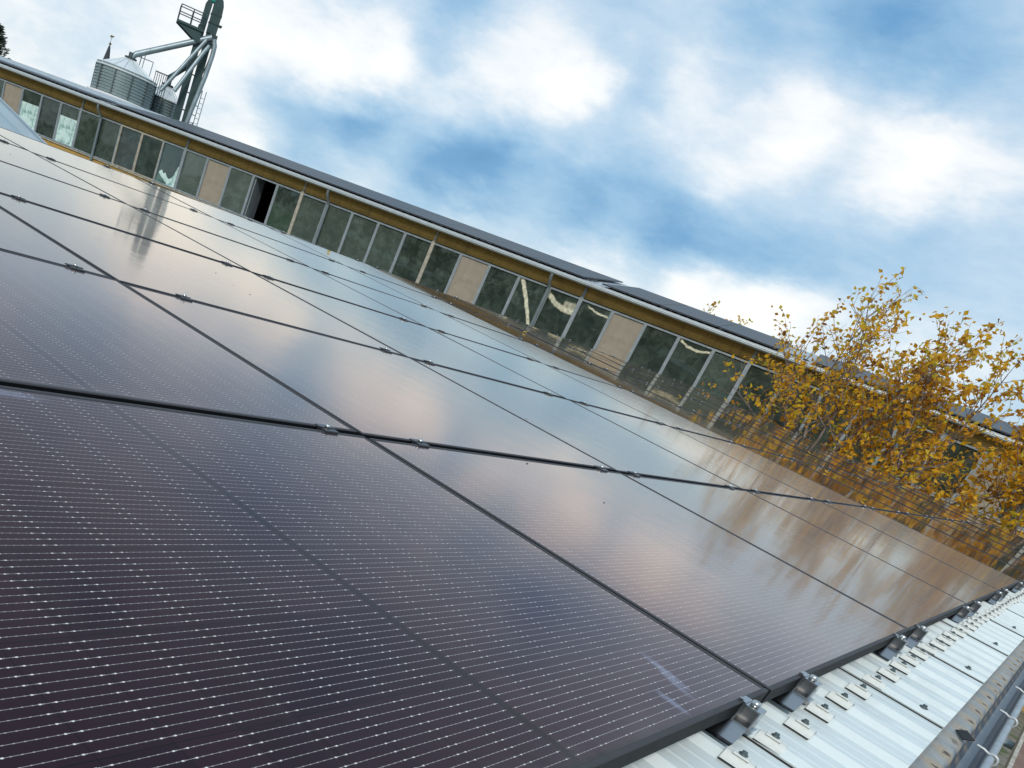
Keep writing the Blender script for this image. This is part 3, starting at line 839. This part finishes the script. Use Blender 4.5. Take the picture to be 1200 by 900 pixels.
# windows
TAN = {-4, 6, 16, 21, 31}
KIND = {-3: 'frost', -1: 'frost', 4: 'broken', 8: 'open', 9: 'halfdark'}
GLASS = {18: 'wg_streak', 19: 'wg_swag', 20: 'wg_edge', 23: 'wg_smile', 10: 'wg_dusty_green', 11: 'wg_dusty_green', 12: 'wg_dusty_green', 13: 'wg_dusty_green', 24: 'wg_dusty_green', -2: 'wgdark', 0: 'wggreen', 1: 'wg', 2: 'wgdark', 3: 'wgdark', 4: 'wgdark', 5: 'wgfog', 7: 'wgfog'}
def win_frame(bar):
    b = MB(); a = .045
    b.box((0, -.03, ZS), (a, .06, ZH)); b.box((1 - a, -.03, ZS), (1, .06, ZH))
    b.box((a, -.03, ZH - .05), (1 - a, .06, ZH)); b.box((a, -.03, ZS), (1 - a, .06, ZS + .045))
    return b
for k in range(-10, 40):
    b = win_frame(0)
    fo = b.build('window', M['winframe'] if k not in (2, 3) else M['paleframe'], shop, loc=(k, rnd.uniform(-.004, .004), 0), rot=(R(rnd.gauss(0, .25)), 0, 0))
    kd = KIND.get(k)
    x0, x1, z0, z1 = .045, .955, ZS + .045, ZH - .05
    if k in TAN:
        p = MB(); p.box((x0, .010, z0), (x1, .022, z1)); p.build('board', M['tan'], fo)
        continue
    if kd == 'open':
        p = MB(); p.box((x0 + .01, .06, z0), (x0 + .05, .62, z1)); p.box((x0 + .012, .62, z0), (x0 + .05, .66, z1))
        p.build('open_sash', M['winframe'], fo); continue
    p = MB(); ty_ = rnd.gauss(0, .006); tz_ = rnd.gauss(0, .008)
    p.box((x0, .012, z0), (x1, .018, z1)); p.v = [(x, y + ty_ * (x - .5) + tz_ * (z - .7), z) for x, y, z in p.v]
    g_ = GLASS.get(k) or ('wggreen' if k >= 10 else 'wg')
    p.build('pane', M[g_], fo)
    if kd == 'frost':
        q = MB(); q.box((x0, .000, z0), (x1, .008, z0 + (z1 - z0) * (.68 if k == -3 else .70)))
        q.build('frosted_sheet', M['frost'], fo)
    elif kd == 'broken':
        q = MB()
        zs = [.02, .30, .36, .27, .31, .22, .17, .20, .30, .55, .70]
        xs = [x0 + (x1 - x0) * i / 10 for i in range(11)]
        top = [(x, z0 + z * .9 * (z1 - z0) * 1.0) for x, z in zip(xs, zs)]
        q.prism([(x0, z0)] + [(x1, z0)] + list(reversed(top)), (1, 0, 0), (0, 0, 1), (0, 1, 0), .002, .010)
        q.build('broken_sheet', M['frost'], fo)
    elif kd == 'halfdark':
        q = MB(); q.prism([(x0, z0), (x1, z0), (x1, z0 + .60), (x0, z0 + .78)], (1, 0, 0), (0, 0, 1), (0, 1, 0), .03, .035)
        q.build('blind', M['curtain'], fo)
# downpipes
dp = MB()
dp.tube([(.0, -.40, ZE - .06), (0, -.40, ZE - .16), (0, -.30, ZE - .27), (0, -.12, ZE - .40), (0, -.09, ZE - .5), (0, -.09, GZ + .1)], .048, 10)
d0 = dp.build('downpipe', M['pipe'], shop)
for n_, k in enumerate([1.05, 11.08, 18.98, 29.2, -8.9]):
    o = d0 if n_ == 0 else copy_tree(d0, shop)
    o.location = (k, 0, 0)

# modules lying on the workshop roof
SL = math.atan2(RZ - ZE - .03, RY + .34)
fm = MB(); fm.box((0, 0, 0), (1.72, 1.12, .035))
f0 = None
def shop_local(k, yl, up):
    zz = ZE + .03 + (yl + .34) * math.tan(SL) + up
    return Matrix.Translation(WB) @ Matrix.Rotation(WYAW, 4, 'Z') @ Matrix.Translation((k, yl, zz)) @ Matrix.Rotation(SL, 4, 'X')
for (ka, kn, rows) in ((-11.8, 7, 1), (.6, 11, 5), (20.3, 3, 5), (26.4, 6, 5)):
    for i in range(kn):
        for j in range(rows):
            mw = shop_local(ka + i * 1.74, .24 + j * 1.165, .06)
            if f0 is None:
                o = f0 = fm.build('solar_panel', M['farmod'])
            else:
                o = copy_tree(f0)
            o.matrix_world = mw
            tag(o, 'grey glinting solar panel in the long array on the workshop roof', 'solar panel', 'solar panels on the workshop roof')
rl = MB(); rl.box((0, 0, 0), (.16, .04, .04))
r0 = None
for n_, (k, yl) in enumerate([(19.80, .35), (19.82, .8), (19.80, 1.3), (25.7, .4), (25.9, .9), (26.1, .5)]):
    if r0 is None: o = r0 = rl.build('mounting_rail', M['clamp'])
    else: o = copy_tree(r0)
    o.matrix_world = shop_local(k, yl, .03)
    tag(o, 'short black mounting rail left on a bare strip of the workshop roof', 'rail', 'black rails on the bare strip of the workshop roof')

# ================================================================== GREY RIBBED ROOF BEYOND THE RIDGE, LEFT
shed = empty('ribbed_roof_shed', (4.36, 10.0, .28))
tag(shed, 'grey shed with ribbed metal roof just beyond the panel ridge at the left', 'shed')
TH = R(13)
ax = Vector((0, math.cos(TH), math.sin(TH))); nz = Vector((0, -math.sin(TH), math.cos(TH)))
SLN = 4.0
prof = []
for i in range(40):
    x = -i * .34
    prof += [(x, .0), (x - .03, .06), (x - .07, .06), (x - .10, 0), (x - .2, .004)]
n = len(prof)
for nm_, flip in (('roof', 1), ('back_roof', -1)):
    sr = MB()
    top = ax * SLN
    def q_(x, h, t_):
        p = Vector((x, 0, 0)) + nz * h + ax * t_
        if flip < 0: p = Vector((p.x, 2 * top.y - p.y, p.z))
        return p
    sr.add([q_(x, h, -.8) for x, h in prof] + [q_(x, h, SLN) for x, h in prof], [(i, i + 1, n + i + 1, n + i) for i in range(n - 1)])
    sr.build(nm_, M['greyroof'], shed)
sv = MB()
for flip in (1, -1):
    pts_ = []
    for t_, h in ((-.82, .07), (SLN, .07), (SLN, -.10), (-.82, -.10)):
        p = nz * h + ax * t_
        if flip < 0: p = Vector((p.x, 2 * (ax * SLN).y - p.y, p.z))
        pts_.append(p)
    sv.add([p + Vector((.005, 0, 0)) for p in pts_] + [p + Vector((.035, 0, 0)) for p in pts_], [(0, 1, 2, 3), (4, 5, 6, 7), (0, 1, 5, 4), (2, 3, 7, 6), (0, 3, 7, 4), (1, 2, 6, 5)])
sv.build('verge_trim', M['greyroof'], shed)
sw = MB()
yr = (ax * SLN).y; zr = (ax * SLN).z
for x in (-.06, -13.4):
    sw.add([(x, -.4, GZ - .28), (x, 2 * yr + .4, GZ - .28), (x, 2 * yr + .4, -.18), (x, yr, zr - .1), (x, -.4, -.18)], [(0, 1, 2, 3, 4)])
for y in (-.4, 2 * yr + .4):
    sw.add([(-.06, y, GZ - .28), (-13.4, y, GZ - .28), (-13.4, y, -.18), (-.06, y, -.18)], [(0, 1, 2, 3)])
sw.build('wall', M['hallwall'], shed)

# pale corrugated barn to the left, mirrored in the middle windows of the workshop
barn = empty('corrugated_barn', (-8, 31.5, GZ))
tag(barn, 'pale corrugated barn gable mirrored in the workshop windows', 'barn')
pr_ = []
for i in range(150):
    y = -9 + i * .12
    zt = 5.85 - .18 * abs(y)
    pr_ += [(0 if i % 2 else .035, y, zt)]
b = MB(); n = len(pr_)
b.add([(x, y, 0) for x, y, z in pr_] + pr_, [(i, i + 1, n + i + 1, n + i) for i in range(n - 1)])
b.build('gable_wall', M['curtain'], barn)
b = MB()
for sg in (1, -1):
    b.add([(.3, 0, 5.95), (-20, 0, 5.95), (-20, sg * 9.4, 5.95 - .18 * 9.4), (.3, sg * 9.4, 5.95 - .18 * 9.4)], [(0, 1, 2, 3)])
b.add([(-.01, -9, 0), (-20, -9, 0), (-20, -9, 4.2), (-.01, -9, 4.2)], [(0, 1, 2, 3)]); b.add([(-.01, 9, 0), (-20, 9, 0), (-20, 9, 4.2), (-.01, 9, 4.2)], [(0, 1, 2, 3)])
b.build('roof', M['greyroof'], barn)

# wood standing behind the photographer, mirrored in the workshop windows
rnd = random.Random(77); vs_, fs_ = [], []
for i in range(9000):
    y = rnd.uniform(-75, 52); x = -62 + rnd.uniform(-9, 9)
    top_ = 9.0 + 2.2 * math.sin(y * .35) + 1.5 * math.sin(y * 1.1 + 2)
    z = GZ + (top_ - GZ) * rnd.random() ** .7
    c = Vector((x, y, z)); s_ = rnd.uniform(.4, 1.0)
    a = Vector((rnd.gauss(0, 1), rnd.gauss(0, 1), rnd.gauss(0, 1))).normalized() * s_
    b_ = a.cross(Vector((rnd.gauss(0, 1), rnd.gauss(0, 1), rnd.gauss(0, 1)))).normalized() * s_ * .7
    o = len(vs_); vs_ += [c - a, c + b_, c + a, c - b_]; fs_.append((o, o + 1, o + 2, o + 3))
b = MB(); b.add(vs_, fs_)
tag(b.build('wood', M['hedge']), 'dark wood mirrored in the workshop windows', 'wood', kind='stuff')

# ================================================================== SILOS AND ELEVATOR (75 m away)
S0 = Vector((40.15, 61.74, 0)); SR = Vector((.811, -.585, 0)); SF = Vector((.585, .811, 0))
def sp(s, z, dpt=0.0): return S0 + SR * s + SF * dpt + Vector((0, 0, z))
def silo(cx, dpt, r, z_eave, z_apex, name_label, nseg, zbase=GZ):
    c = sp(cx, 0, dpt)
    root = empty('grain_silo', (c.x, c.y, zbase))
    tag(root, name_label, 'silo')
    b = MB(); prof = []
    z = 0.0; H = z_eave - zbase
    while z < H:
        prof += [(r, z), (r, z + .05), (r + .06, z + .09), (r + .06, z + .14)]
        z += .18
    prof.append((r, H))
    b.lathe(prof, 48, smooth=False); b.build('body', M['silo'], root)
    rb = MB()
    for k in range(nseg):
        a = 2 * math.pi * k / nseg + .3
        m4 = Matrix.Rotation(a, 4, 'Z')
        rb.box((r + .02, -.045, 0), (r + .085, .045, H - .02), 0, m4)
    rb.build('stiffener_ribs', M['silo_rib'], root)
    tp = MB()
    Hc = z_apex - zbase - .12
    tp.lathe([(r + .10, H - .05), (r + .10, H + .01), (.34, Hc)], 48, smooth=False)
    for k in range(16):
        a = 2 * math.pi * k / 16
        tp.tube([(math.cos(a) * (r + .09), math.sin(a) * (r + .09), H + .03), (math.cos(a) * .34, math.sin(a) * .34, Hc + .02)], .03, 5)
    tp.build('cone_roof', M['silo_roof'], root)
    cp = MB(); cp.lathe([(.0, Hc + .14), (.42, Hc + .13), (.42, Hc + .05), (.3, Hc - .04)], 20); cp.lathe([(.2, Hc + .14), (.2, Hc + .42), (0, Hc + .43)], 16)
    cp.build('filler_cap', M['dgreen'], root)
    rg = MB(); rg.lathe([(r + .02, 3.34 - zbase), (r + .32, 3.34 - zbase), (r + .32, 3.58 - zbase), (r + .02, 3.60 - zbase)], 48)
    rg.build('ring_beam', M['concrete'], root)
    return root
silo(2.12, 0.0, 2.08, 5.18, 6.20, 'large corrugated grain silo with a white cone roof beside the elevator tower', 11)
silo(5.05, 2.2, 1.10, 4.78, 5.72, 'small corrugated grain silo half hidden behind the elevator pipes', 10)
# domed vents in front
for n_, (s, lab) in enumerate([(4.35, 'left one of two small white domed vents at the silo foot'), (5.05, 'right one of two small white domed vents at the silo foot')]):
    v_ = MB(); v_.lathe([(.26, 0), (.26, 7.16), (.36, 7.17), (.34, 7.30), (.22, 7.42), (0, 7.46)], 20)
    o = v_.build('roof_vent', M['concrete']); c = sp(s, GZ, -1.6); o.location = c
    tag(o, lab, 'vent', 'domed vents at the silo foot')

tw = empty('elevator_tower', sp(6.6, GZ, 0)); tw.rotation_euler = (0, 0, math.atan2(SR.y, SR.x))
tag(tw, 'tall green bucket elevator tower with platform and grain pipes behind the workshop', 'tower')
def L(s, z, dd=0.0): return (s - 6.6, dd, z - GZ)
b = MB(); b.box(L(5.88, GZ, -.22), L(6.36, 9.6, .22)); b.build('leg', M['green'], tw)
b = MB(); b.box(L(6.52, GZ, -.22), L(7.04, 9.6, .22)); b.build('leg', M['green'], tw)
# head
hd = MB()
prof = [L(6.42, 9.3)[0::2], ]
hp = [(6.50, 9.35), (7.16, 9.35), (7.20, 10.6), (7.16, 11.05), (7.04, 11.35), (6.86, 11.50), (6.70, 11.48), (6.50, 11.3)]
hd.prism([(a - 6.6, z - GZ) for a, z in hp], (1, 0, 0), (0, 0, 1), (0, 1, 0), -.32, .32)
hd.build('head', M['green'], tw)
h2 = MB(); hp = [(5.95, 9.35), (6.36, 9.35), (6.40, 10.95), (6.30, 11.25), (6.10, 11.22), (5.97, 10.9)]
h2.prism([(a - 6.6, z - GZ) for a, z in hp], (1, 0, 0), (0, 0, 1), (0, 1, 0), -.28, .28); h2.build('drive_casing', M['green'], tw)
h3 = MB(); h3.lathe([(0, .42), (.16, .38), (.24, .22), (.25, 0), (0, 0)], 18, L(6.42, 11.05, -.1)); h3.build('motor_hood', M['teal'], tw)
bnd = MB(); bnd.box(L(6.47, 10.42, -.34), L(7.22, 10.52, .34)); bnd.box(L(6.47, 9.92, -.36), L(7.40, 10.00, .36)); bnd.build('head_band', M['dgreen'], tw)
# platform with wedge support
pf = MB()
pf.box(L(4.42, 9.20, -.6), L(6.30, 9.34, .6))
pf.prism([(L(4.42, 9.20)[0], L(4.42, 9.20)[2]), (L(6.2, 9.2)[0], L(6.2, 9.2)[2]), (L(6.2, 8.55)[0], L(6.2, 8.55)[2]), (L(5.95, 8.55)[0], L(5.95, 8.55)[2])], (1, 0, 0), (0, 0, 1), (0, 1, 0), -.5, -.42)
pf.prism([(L(4.42, 9.20)[0], L(4.42, 9.20)[2]), (L(6.2, 9.2)[0], L(6.2, 9.2)[2]), (L(6.2, 8.55)[0], L(6.2, 8.55)[2]), (L(5.95, 8.55)[0], L(5.95, 8.55)[2])], (1, 0, 0), (0, 0, 1), (0, 1, 0), .42, .5)
pf.build('platform', M['green'], tw)
ra = MB()
for dd in (-.56, .56):
    for s in (4.46, 5.35, 6.1): ra.tube([L(s, 9.34, dd), L(s, 10.22, dd)], .035, 6)
    for z in (9.8, 10.22): ra.tube([L(4.46, z, dd), L(6.1, z, dd)], .03, 6)
for z in (9.8, 10.22): ra.tube([L(4.46, z, -.56), L(4.46, z, .56)], .03, 6)
ra.build('railing', M['dgreen'], tw)
# pipes
def pipe(name, pts, r, m_):
    t_ = MB(); t_.tube([L(*p) for p in pts], r, 12); return t_.build(name, m_, tw)
pipe('spout_pipe', [(6.95, 9.15, -.35), (6.3, 8.78, -.3), (2.75, 6.72, 0), (2.38, 6.50, 0), (2.22, 6.30, 0), (2.2, 6.0, 0)], .19, M['galv'])
pipe('spout_pipe', [(6.98, 8.9, -.3), (6.85, 8.1, .6), (5.3, 6.45, 2.0), (5.02, 6.2, 2.2), (5.0, 5.6, 2.2)], .17, M['green'])
pipe('spout_pipe', [(6.62, 8.85, -.6), (4.55, 5.0, -.9)], .13, M['galv'])
pipe('spout_pipe', [(6.9, 8.6, -.5), (6.6, 8.0, -.7), (5.45, 5.3, -1.0)], .14, M['galv'])
pipe('spout_pipe', [(7.12, 9.1, -.3), (7.28, 8.75, -.35), (7.30, 8.2, -.4), (7.22, 6.9, -.42), (6.92, 4.6, -.6), (6.8, 3.2, -.6)], .165, M['galv'])
for s, z in ((7.05, 8.9), (7.0, 9.3)):
    pass
th = MB(); th.box(L(6.75, 8.6, -.36), L(7.30, 9.36, .3)); th.build('outlet_box', M['dgreen'], tw)
ld = MB()
for s in (7.33, 7.62): ld.tube([L(s, GZ, -.2), L(s, 6.05, -.2)], .03, 6)
for k in range(30): ld.tube([L(7.33, GZ + .3 + k * .32, -.2), L(7.62, GZ + .3 + k * .32, -.2)], .018, 5)
for z in (3.9, 4.4, 5.0, 5.9): ld.box(L(6.98, z, -.24), L(7.36, z + .05, -.16))
ld.build('ladder', M['galv'], tw)
br_ = MB()
for k in range(8):
    z = 1.2 + k * 1.1
    br_.tube([L(6.33, z, 0), L(6.56, z + .0, 0)], .04, 5)
for z0_ in (2.2, 4.6, 7.0): br_.tube([L(7.05, z0_, .25), L(7.3, z0_ + 1.8, .0)], .03, 5)
br_.build('cross_braces', M['dgreen'], tw)
# catwalk railing between the silos
cw = empty('catwalk_railing', sp(4.3, GZ, .6)); cw.rotation_euler = tw.rotation_euler
tag(cw, 'caged dark catwalk railing between the two silos', 'railing')
c_ = MB()
for k in range(7): c_.tube([(-.33 + k * .15, 0, 8.55 if k else 8.4), (-.33 + k * .15, 0, 10.1)], .026, 5)
c_.tube([(-.36, 0, 10.1), (.60, 0, 10.1)], .035, 6); c_.tube([(-.36, 0, 8.7), (.60, 0, 8.7)], .03, 6)
c_.build('cage', M['dgreen'], cw)
c_ = MB()
c_.tube([(-1.55, -.4, 9.4), (-1.5, -.4, 10.9)], .035, 6); c_.tube([(-1.32, -.4, 9.3), (-1.28, -.4, 11.0)], .03, 6); c_.tube([(-.72, -.2, 8.9), (-.66, -.2, 10.5)], .03, 6)
c_.tube([(-1.9, -.4, 10.45), (-.68, -.2, 10.5)], .025, 6)
c_.build('handrail', M['galv'], cw)
c_ = MB(); c_.box((-.6, -.5, 4.0), (.7, .5, 4.1)); 
for s in (-.5, .6): c_.tube([(s, 0, 0), (s, 0, 8.6)], .05, 6)
c_.build('support', M['dgreen'], cw)

# church spire far away
sx = empty('church_spire', (179.95, 262.95, GZ))
tag(sx, 'distant dark pointed church spire above the big silo', 'spire')
b = MB(); b.lathe([(3.2, 14), (2.4, 17.5), (1.05, 25.5), (.35, 29.2), (0.05, 30.0)], 8, smooth=False); b.build('roof', M['slate'], sx)
b = MB(); b.lathe([(0, 29.7), (.38, 29.95), (.38, 30.25), (0, 30.5)], 12); b.tube([(0, 0, 30.2), (0, 0, 32.2)], .07, 6)
b.prism([(-.55, 31.75), (.1, 31.7), (.55, 31.95), (.7, 32.35), (.2, 32.2), (-.3, 32.3)], (.811, -.585, 0), (0, 0, 1), (.585, .811, 0), -.05, .05)
b.build('weathercock', M['gold'], sx)
b = MB(); b.box((-2.6, -2.6, 0), (2.6, 2.6, 14)); b.build('tower_wall', M['concrete'], sx)

# ================================================================== TREES
def leaf_cloud(name, parent, leaves, size, rnd, m_):
    vs_, fs_, tone = [], [], []
    for (p, dirv) in leaves:
        s = size * rnd.uniform(.6, 1.25)
        t1 = Vector((rnd.gauss(0, 1), rnd.gauss(0, 1), rnd.gauss(0, .7) - .55)).normalized()
        t2 = t1.cross(Vector((rnd.gauss(0, 1), rnd.gauss(0, 1), rnd.gauss(0, 1)))).normalized()
        nn = t1.cross(t2)
        wd_ = s * rnd.uniform(.26, .40); curl = rnd.uniform(-.25, .25) * s
        o = len(vs_)
        a = p; tip = p + t1 * s + nn * curl
        mid_ = p + t1 * s * .45
        vs_ += [a, mid_ + t2 * wd_ + nn * wd_ * .5, tip, mid_ - t2 * wd_ + nn * wd_ * .5, mid_]
        fs_ += [(o, o + 1, o + 4), (o + 1, o + 2, o + 4), (o + 2, o + 3, o + 4), (o + 3, o, o + 4)]
        tn = min(1, max(0, rnd.gauss(.60, .28)))
        tone += [tn] * 5
    me = bpy.data.meshes.new(name); me.from_pydata([tuple(v) for v in vs_], [], fs_)
    me.materials.append(m_)
    at = me.attributes.new('leaf_tone', 'FLOAT', 'POINT'); at.data.foreach_set('value', tone)
    o = bpy.data.objects.new(name, me); col.objects.link(o); o.parent = parent
    return o
def autumn_tree(base, label, seed, limbs, h_trunk, leaf_scale=.11, dens=.75):
    rnd = random.Random(seed)
    root = empty('autumn_tree', base)
    tag(root, label, 'tree', 'yellow autumn trees in the gap before the workshop')
    wood = MB(); leaves = []
    tr = [Vector((0, 0, 0)), Vector((.04, .03, h_trunk * .5)), Vector((0, .02, h_trunk))]
    wood.tube(tr, [.13, .10, .08], 9)
    def grow(p, dirv, length, rad, depth):
        n = max(3, int(length / (.20 if depth < 3 else .09))); pts = [p]; q = p.copy(); dv = dirv.normalized()
        for i in range(n):
            dv = (dv + Vector((rnd.gauss(0, .07), rnd.gauss(0, .07), rnd.gauss(0, .05) + .035))).normalized()
            q = q + dv * (length / n); pts.append(q.copy())
        rs = [.8 * rad * (1 - .8 * i / n) + .0020 for i in range(n + 1)]
        wood.tube(pts, rs, 7 if rad > .03 else 5 if rad > .012 else 4, cap=False)
        if depth >= 3:
            for i in range(1, n + 1):
                if rnd.random() < dens:
                    for _ in range(rnd.choice((1, 2, 2, 3))):
                        leaves.append((pts[i] + Vector((rnd.gauss(0, .05), rnd.gauss(0, .05), rnd.gauss(0, .05))), dv))
            return
        for i in range(1, n + 1):
            frac = i / n
            if frac < (.25 if depth == 1 else .15): continue
            for _k in range((rnd.random() < .92) + (rnd.random() < .25) if depth == 1 else (rnd.random() < .80) + 0):
                ax_ = Vector((rnd.gauss(0, 1), rnd.gauss(0, 1), rnd.gauss(0, .6) + .25)).normalized()
                cd = (dv * .75 + ax_ * .75).normalized()
                grow(pts[i], cd, length * (rnd.uniform(.30, .5) if depth == 1 else rnd.uniform(.35, .6)) * (1.1 - .5 * frac), rs[i] * .6, depth + 1)
            if depth == 2 and rnd.random() < .6:
                leaves.append((pts[i], dv))
    for (dirv, ln, z0_, rad) in limbs:
        grow(Vector((0, 0, z0_)), Vector(dirv), ln, rad, 1)
    wood.build('branches', M['bark'], root)
    leaf_cloud('foliage', root, leaves, leaf_scale, rnd, M['leaf'])
    return len(leaves)
nl = []
nl.append(autumn_tree((22.3, 5.2, GZ), 'slender autumn tree with sparse yellow leaves rising against the sky, left of its fuller neighbour', 4,
    [((.05, .36, 1), 3.9, 3.3, .045), ((-.1, .02, 1), 3.6, 3.3, .045), ((.2, .02, 1), 3.9, 3.3, .04), ((.0, -.45, 1), 3.5, 3.3, .035), ((.1, .75, 1), 3.3, 3.3, .035), ((.0, .75, .55), 2.9, 3.4, .03),
     ((-.1, 1.0, .30), 2.6, 3.5, .028), ((-.5, .3, .6), 1.6, 3.3, .026), ((.4, .4, .9), 2.6, 3.2, .03), ((-.1, -.5, .9), 2.6, 3.2, .03)], 3.8, .115, .72))
nl.append(autumn_tree((22.6, 3.4, GZ), 'bushy autumn tree with dense golden leaves at the right end of the panel field', 9,
    [((.0, .2, 1), 3.4, 3.3, .045), ((.1, -.25, 1), 3.6, 3.3, .045), ((.1, .5, 1), 3.1, 3.3, .04), ((.2, 0, 1), 3.4, 3.3, .04), ((-.1, .7, .7), 2.4, 3.1, .04), ((.1, -.7, .85), 3.3, 3.0, .04), ((.4, .3, .8), 2.4, 3.0, .035),
     ((-.5, .0, .6), 1.9, 2.9, .035), ((-.2, .9, .4), 2.0, 3.0, .03), ((-.2, -.9, .45), 2.3, 2.9, .03), ((-.4, -.5, .5), 2.0, 2.8, .03), ((-.3, .4, .35), 1.8, 2.8, .03)], 3.5, .13, 1.0))
nl.append(autumn_tree((22.8, .6, GZ), 'autumn tree at the right picture edge with reddish brown leaves and long bare shoots', 21,
    [((.0, .25, 1), 3.8, 3.2, .05), ((.1, .05, 1), 3.9, 3.2, .05), ((.1, -.2, 1), 3.9, 3.2, .05), ((-.1, .75, .8), 3.4, 3.0, .04), ((0, .5, 1), 3.9, 3.0, .04), ((-.2, .85, .5), 2.6, 2.8, .03), ((-.4, .2, .7), 2.2, 2.8, .03)], 3.4, .125, .9))
# tree behind the workshop roof
nl.append(autumn_tree((36.0, 13.6, GZ), 'top of a brown tree just showing over the workshop roof ridge', 31,
    [((0, .3, 1), 2.1, 4.7, .05), ((.2, -.3, 1), 2.0, 4.7, .05), ((-.2, .6, .6), 1.7, 4.7, .04), ((0, -.7, .6), 1.9, 4.7, .04)], 4.9, .15, .6))

# conifer at the left edge
cf = empty('conifer_tree', (27.25, 52.12, GZ))
tag(cf, 'dark conifer tip rising over the workshop roof at the left edge', 'tree')
b = MB(); b.tube([(0, 0, 0), (0, 0, 8.0)], [.2, .02], 8); b.build('trunk', M['bark'], cf)
rnd = random.Random(8); vs_, fs_ = [], []
for i in range(2600):
    z = 2.0 + 6.0 * rnd.random() ** .7
    rmax = (8.1 - z) * .62 + .05
    a = rnd.uniform(0, 6.283); rr_ = rmax * rnd.random() ** .5 * (.75 + .35 * math.sin(a * 5 + z * 6))
    p = Vector((math.cos(a) * rr_, math.sin(a) * rr_, z - rr_ * .25))
    d_ = Vector((math.cos(a), math.sin(a), .35 + rnd.gauss(0, .25))).normalized(); s_ = d_.cross(Vector((0, 0, 1))).normalized()
    ln = rnd.uniform(.16, .34)
    o = len(vs_); vs_ += [p - s_ * .05, p + d_ * ln + Vector((0, 0, .02)), p + s_ * .05, p + d_ * ln * .4 + Vector((0, 0, .07))]
    fs_ += [(o, o + 1, o + 3), (o + 1, o + 2, o + 3)]
b = MB(); b.add(vs_, fs_); b.build('crown', M['needle'], cf)

# ================================================================== SCAFFOLD DECK BESIDE THE GUTTER
for n_, (xa, lab) in enumerate([(0.86, 'brown scaffold deck with pale frame, nearer one beside the gutter'), (3.96, 'brown scaffold deck with pale frame, second along the gutter'), (7.06, 'brown scaffold deck with pale frame, farthest along the gutter')]):
    sk = empty('scaffold_deck', (xa, -.62, -1.0)); tag(sk, lab, 'scaffold', 'scaffold decks along the eave')
    b = MB(); b.box((0, -.61, -.02), (3.06, -.025, .006)); b.build('deck_board', M['plank'], sk)
    b = MB(); b.box((0, -.024, -.06), (3.06, 0, .012)); b.box((0, -.636, -.06), (3.06, -.611, .012)); b.box((-.012, -.61, -.06), (-.001, -.025, .010))
    b.build('deck_frame', M['deckframe'], sk)
    b = MB()
    for xx in (.02, 3.04):
        b.tube([(xx, -.68, GZ + 1.0), (xx, -.68, .2)], .024, 8)
        b.tube([(xx, .06, GZ + 1.0), (xx, .06, -.35)], .024, 8)
        b.tube([(xx, -.70, -.09), (xx, .08, -.09)], .024, 8)
    b.build('standard_poles', M['galv'], sk)
# moss and weeds at the foot of the wall
rnd = random.Random(2); vs_, fs_ = [], []
for i in range(4000):
    x = rnd.uniform(2, 19.5); y = -.24 - abs(rnd.gauss(0, .5)); h = rnd.uniform(.05, .22)
    a = rnd.uniform(0, 6.28); o = len(vs_)
    vs_ += [(x, y, GZ + .002), (x + .03 * math.cos(a), y + .03 * math.sin(a), GZ + .002), (x + rnd.gauss(0, .06), y + rnd.gauss(0, .06), GZ + h)]
    fs_.append((o, o + 1, o + 2))
b = MB(); b.add(vs_, fs_); M['moss'] = simple('moss', (0.16, 0.17, 0.02), .8, 0, .4, 3)
tag(b.build('moss_strip', M['moss']), 'yellow green moss and weeds along the foot of the hall wall', 'moss', kind='stuff')

# fallen leaves and crumbs on the modules
rnd = random.Random(14)
lf = None
spots = [(9.30, 2.02), (7.66, 1.34), (5.9, 6.6), (8.4, 5.5), (10.8, 4.3), (12.2, 2.9)]
LL = ['fallen yellow leaf on the lowest far panels close to the gutter', 'fallen yellow leaf lying nearest to the camera on the far panels', 'fallen yellow leaf caught under the workshop windows near the ridge',
      'fallen yellow leaf on the fifth row below the tan window board', 'fallen yellow leaf beside the low branches of the slender tree', 'fallen yellow leaf near the trunk of the bushy tree']
for (u, v), lab in zip(spots, LL):
    a = rnd.uniform(0, 6.28); b = MB()
    ca, sa = math.cos(a), math.sin(a)
    P = [(0, 0, 0), (.03, .025, .012), (.07, 0, .022), (.03, -.025, .012), (.035, 0, .004)]
    b.add([(x * ca - y * sa, x * sa + y * ca, z) for x, y, z in P], [(0, 1, 4), (1, 2, 4), (2, 3, 4), (3, 0, 4)])
    o = b.build('fallen_leaf', M['leaf']); o.location = roofpt(u, v, .001); o.rotation_euler = RX
    at = o.data.attributes.new('leaf_tone', 'FLOAT', 'POINT'); at.data.foreach_set('value', [.8] * 5)
    tag(o, lab, 'leaf', 'fallen leaves on the panels')


# crumbs of dirt on the glass
b = MB(); b.lathe([(0, 0), (.0045, 0), (.0055, .002), (.003, .005), (0, .006)], 7)
c0 = None; rnd = random.Random(6)
CRUMBS = [(1.218, 5.116), (1.129, 3.057), (1.083, 2.875), (1.078, 2.755), (1.498, 1.968), (1.814, 1.649), (0.863, 1.098), (0.940, 0.834), (2.507, 2.143), (5.515, 3.007), (6.254, 3.934)]
for (u, v) in CRUMBS:
    if c0 is None: o = c0 = b.build('dirt_crumb', M['bark'])
    else: o = copy_tree(c0)
    o.location = roofpt(u, v, -.0016); sc_ = rnd.uniform(.4, .8); o.scale = (sc_ * rnd.uniform(.8, 1.5), sc_, sc_)
    tag(o, 'tiny dark crumb of dirt lying on the glass of a panel', 'crumb', 'dirt crumbs on the panels')
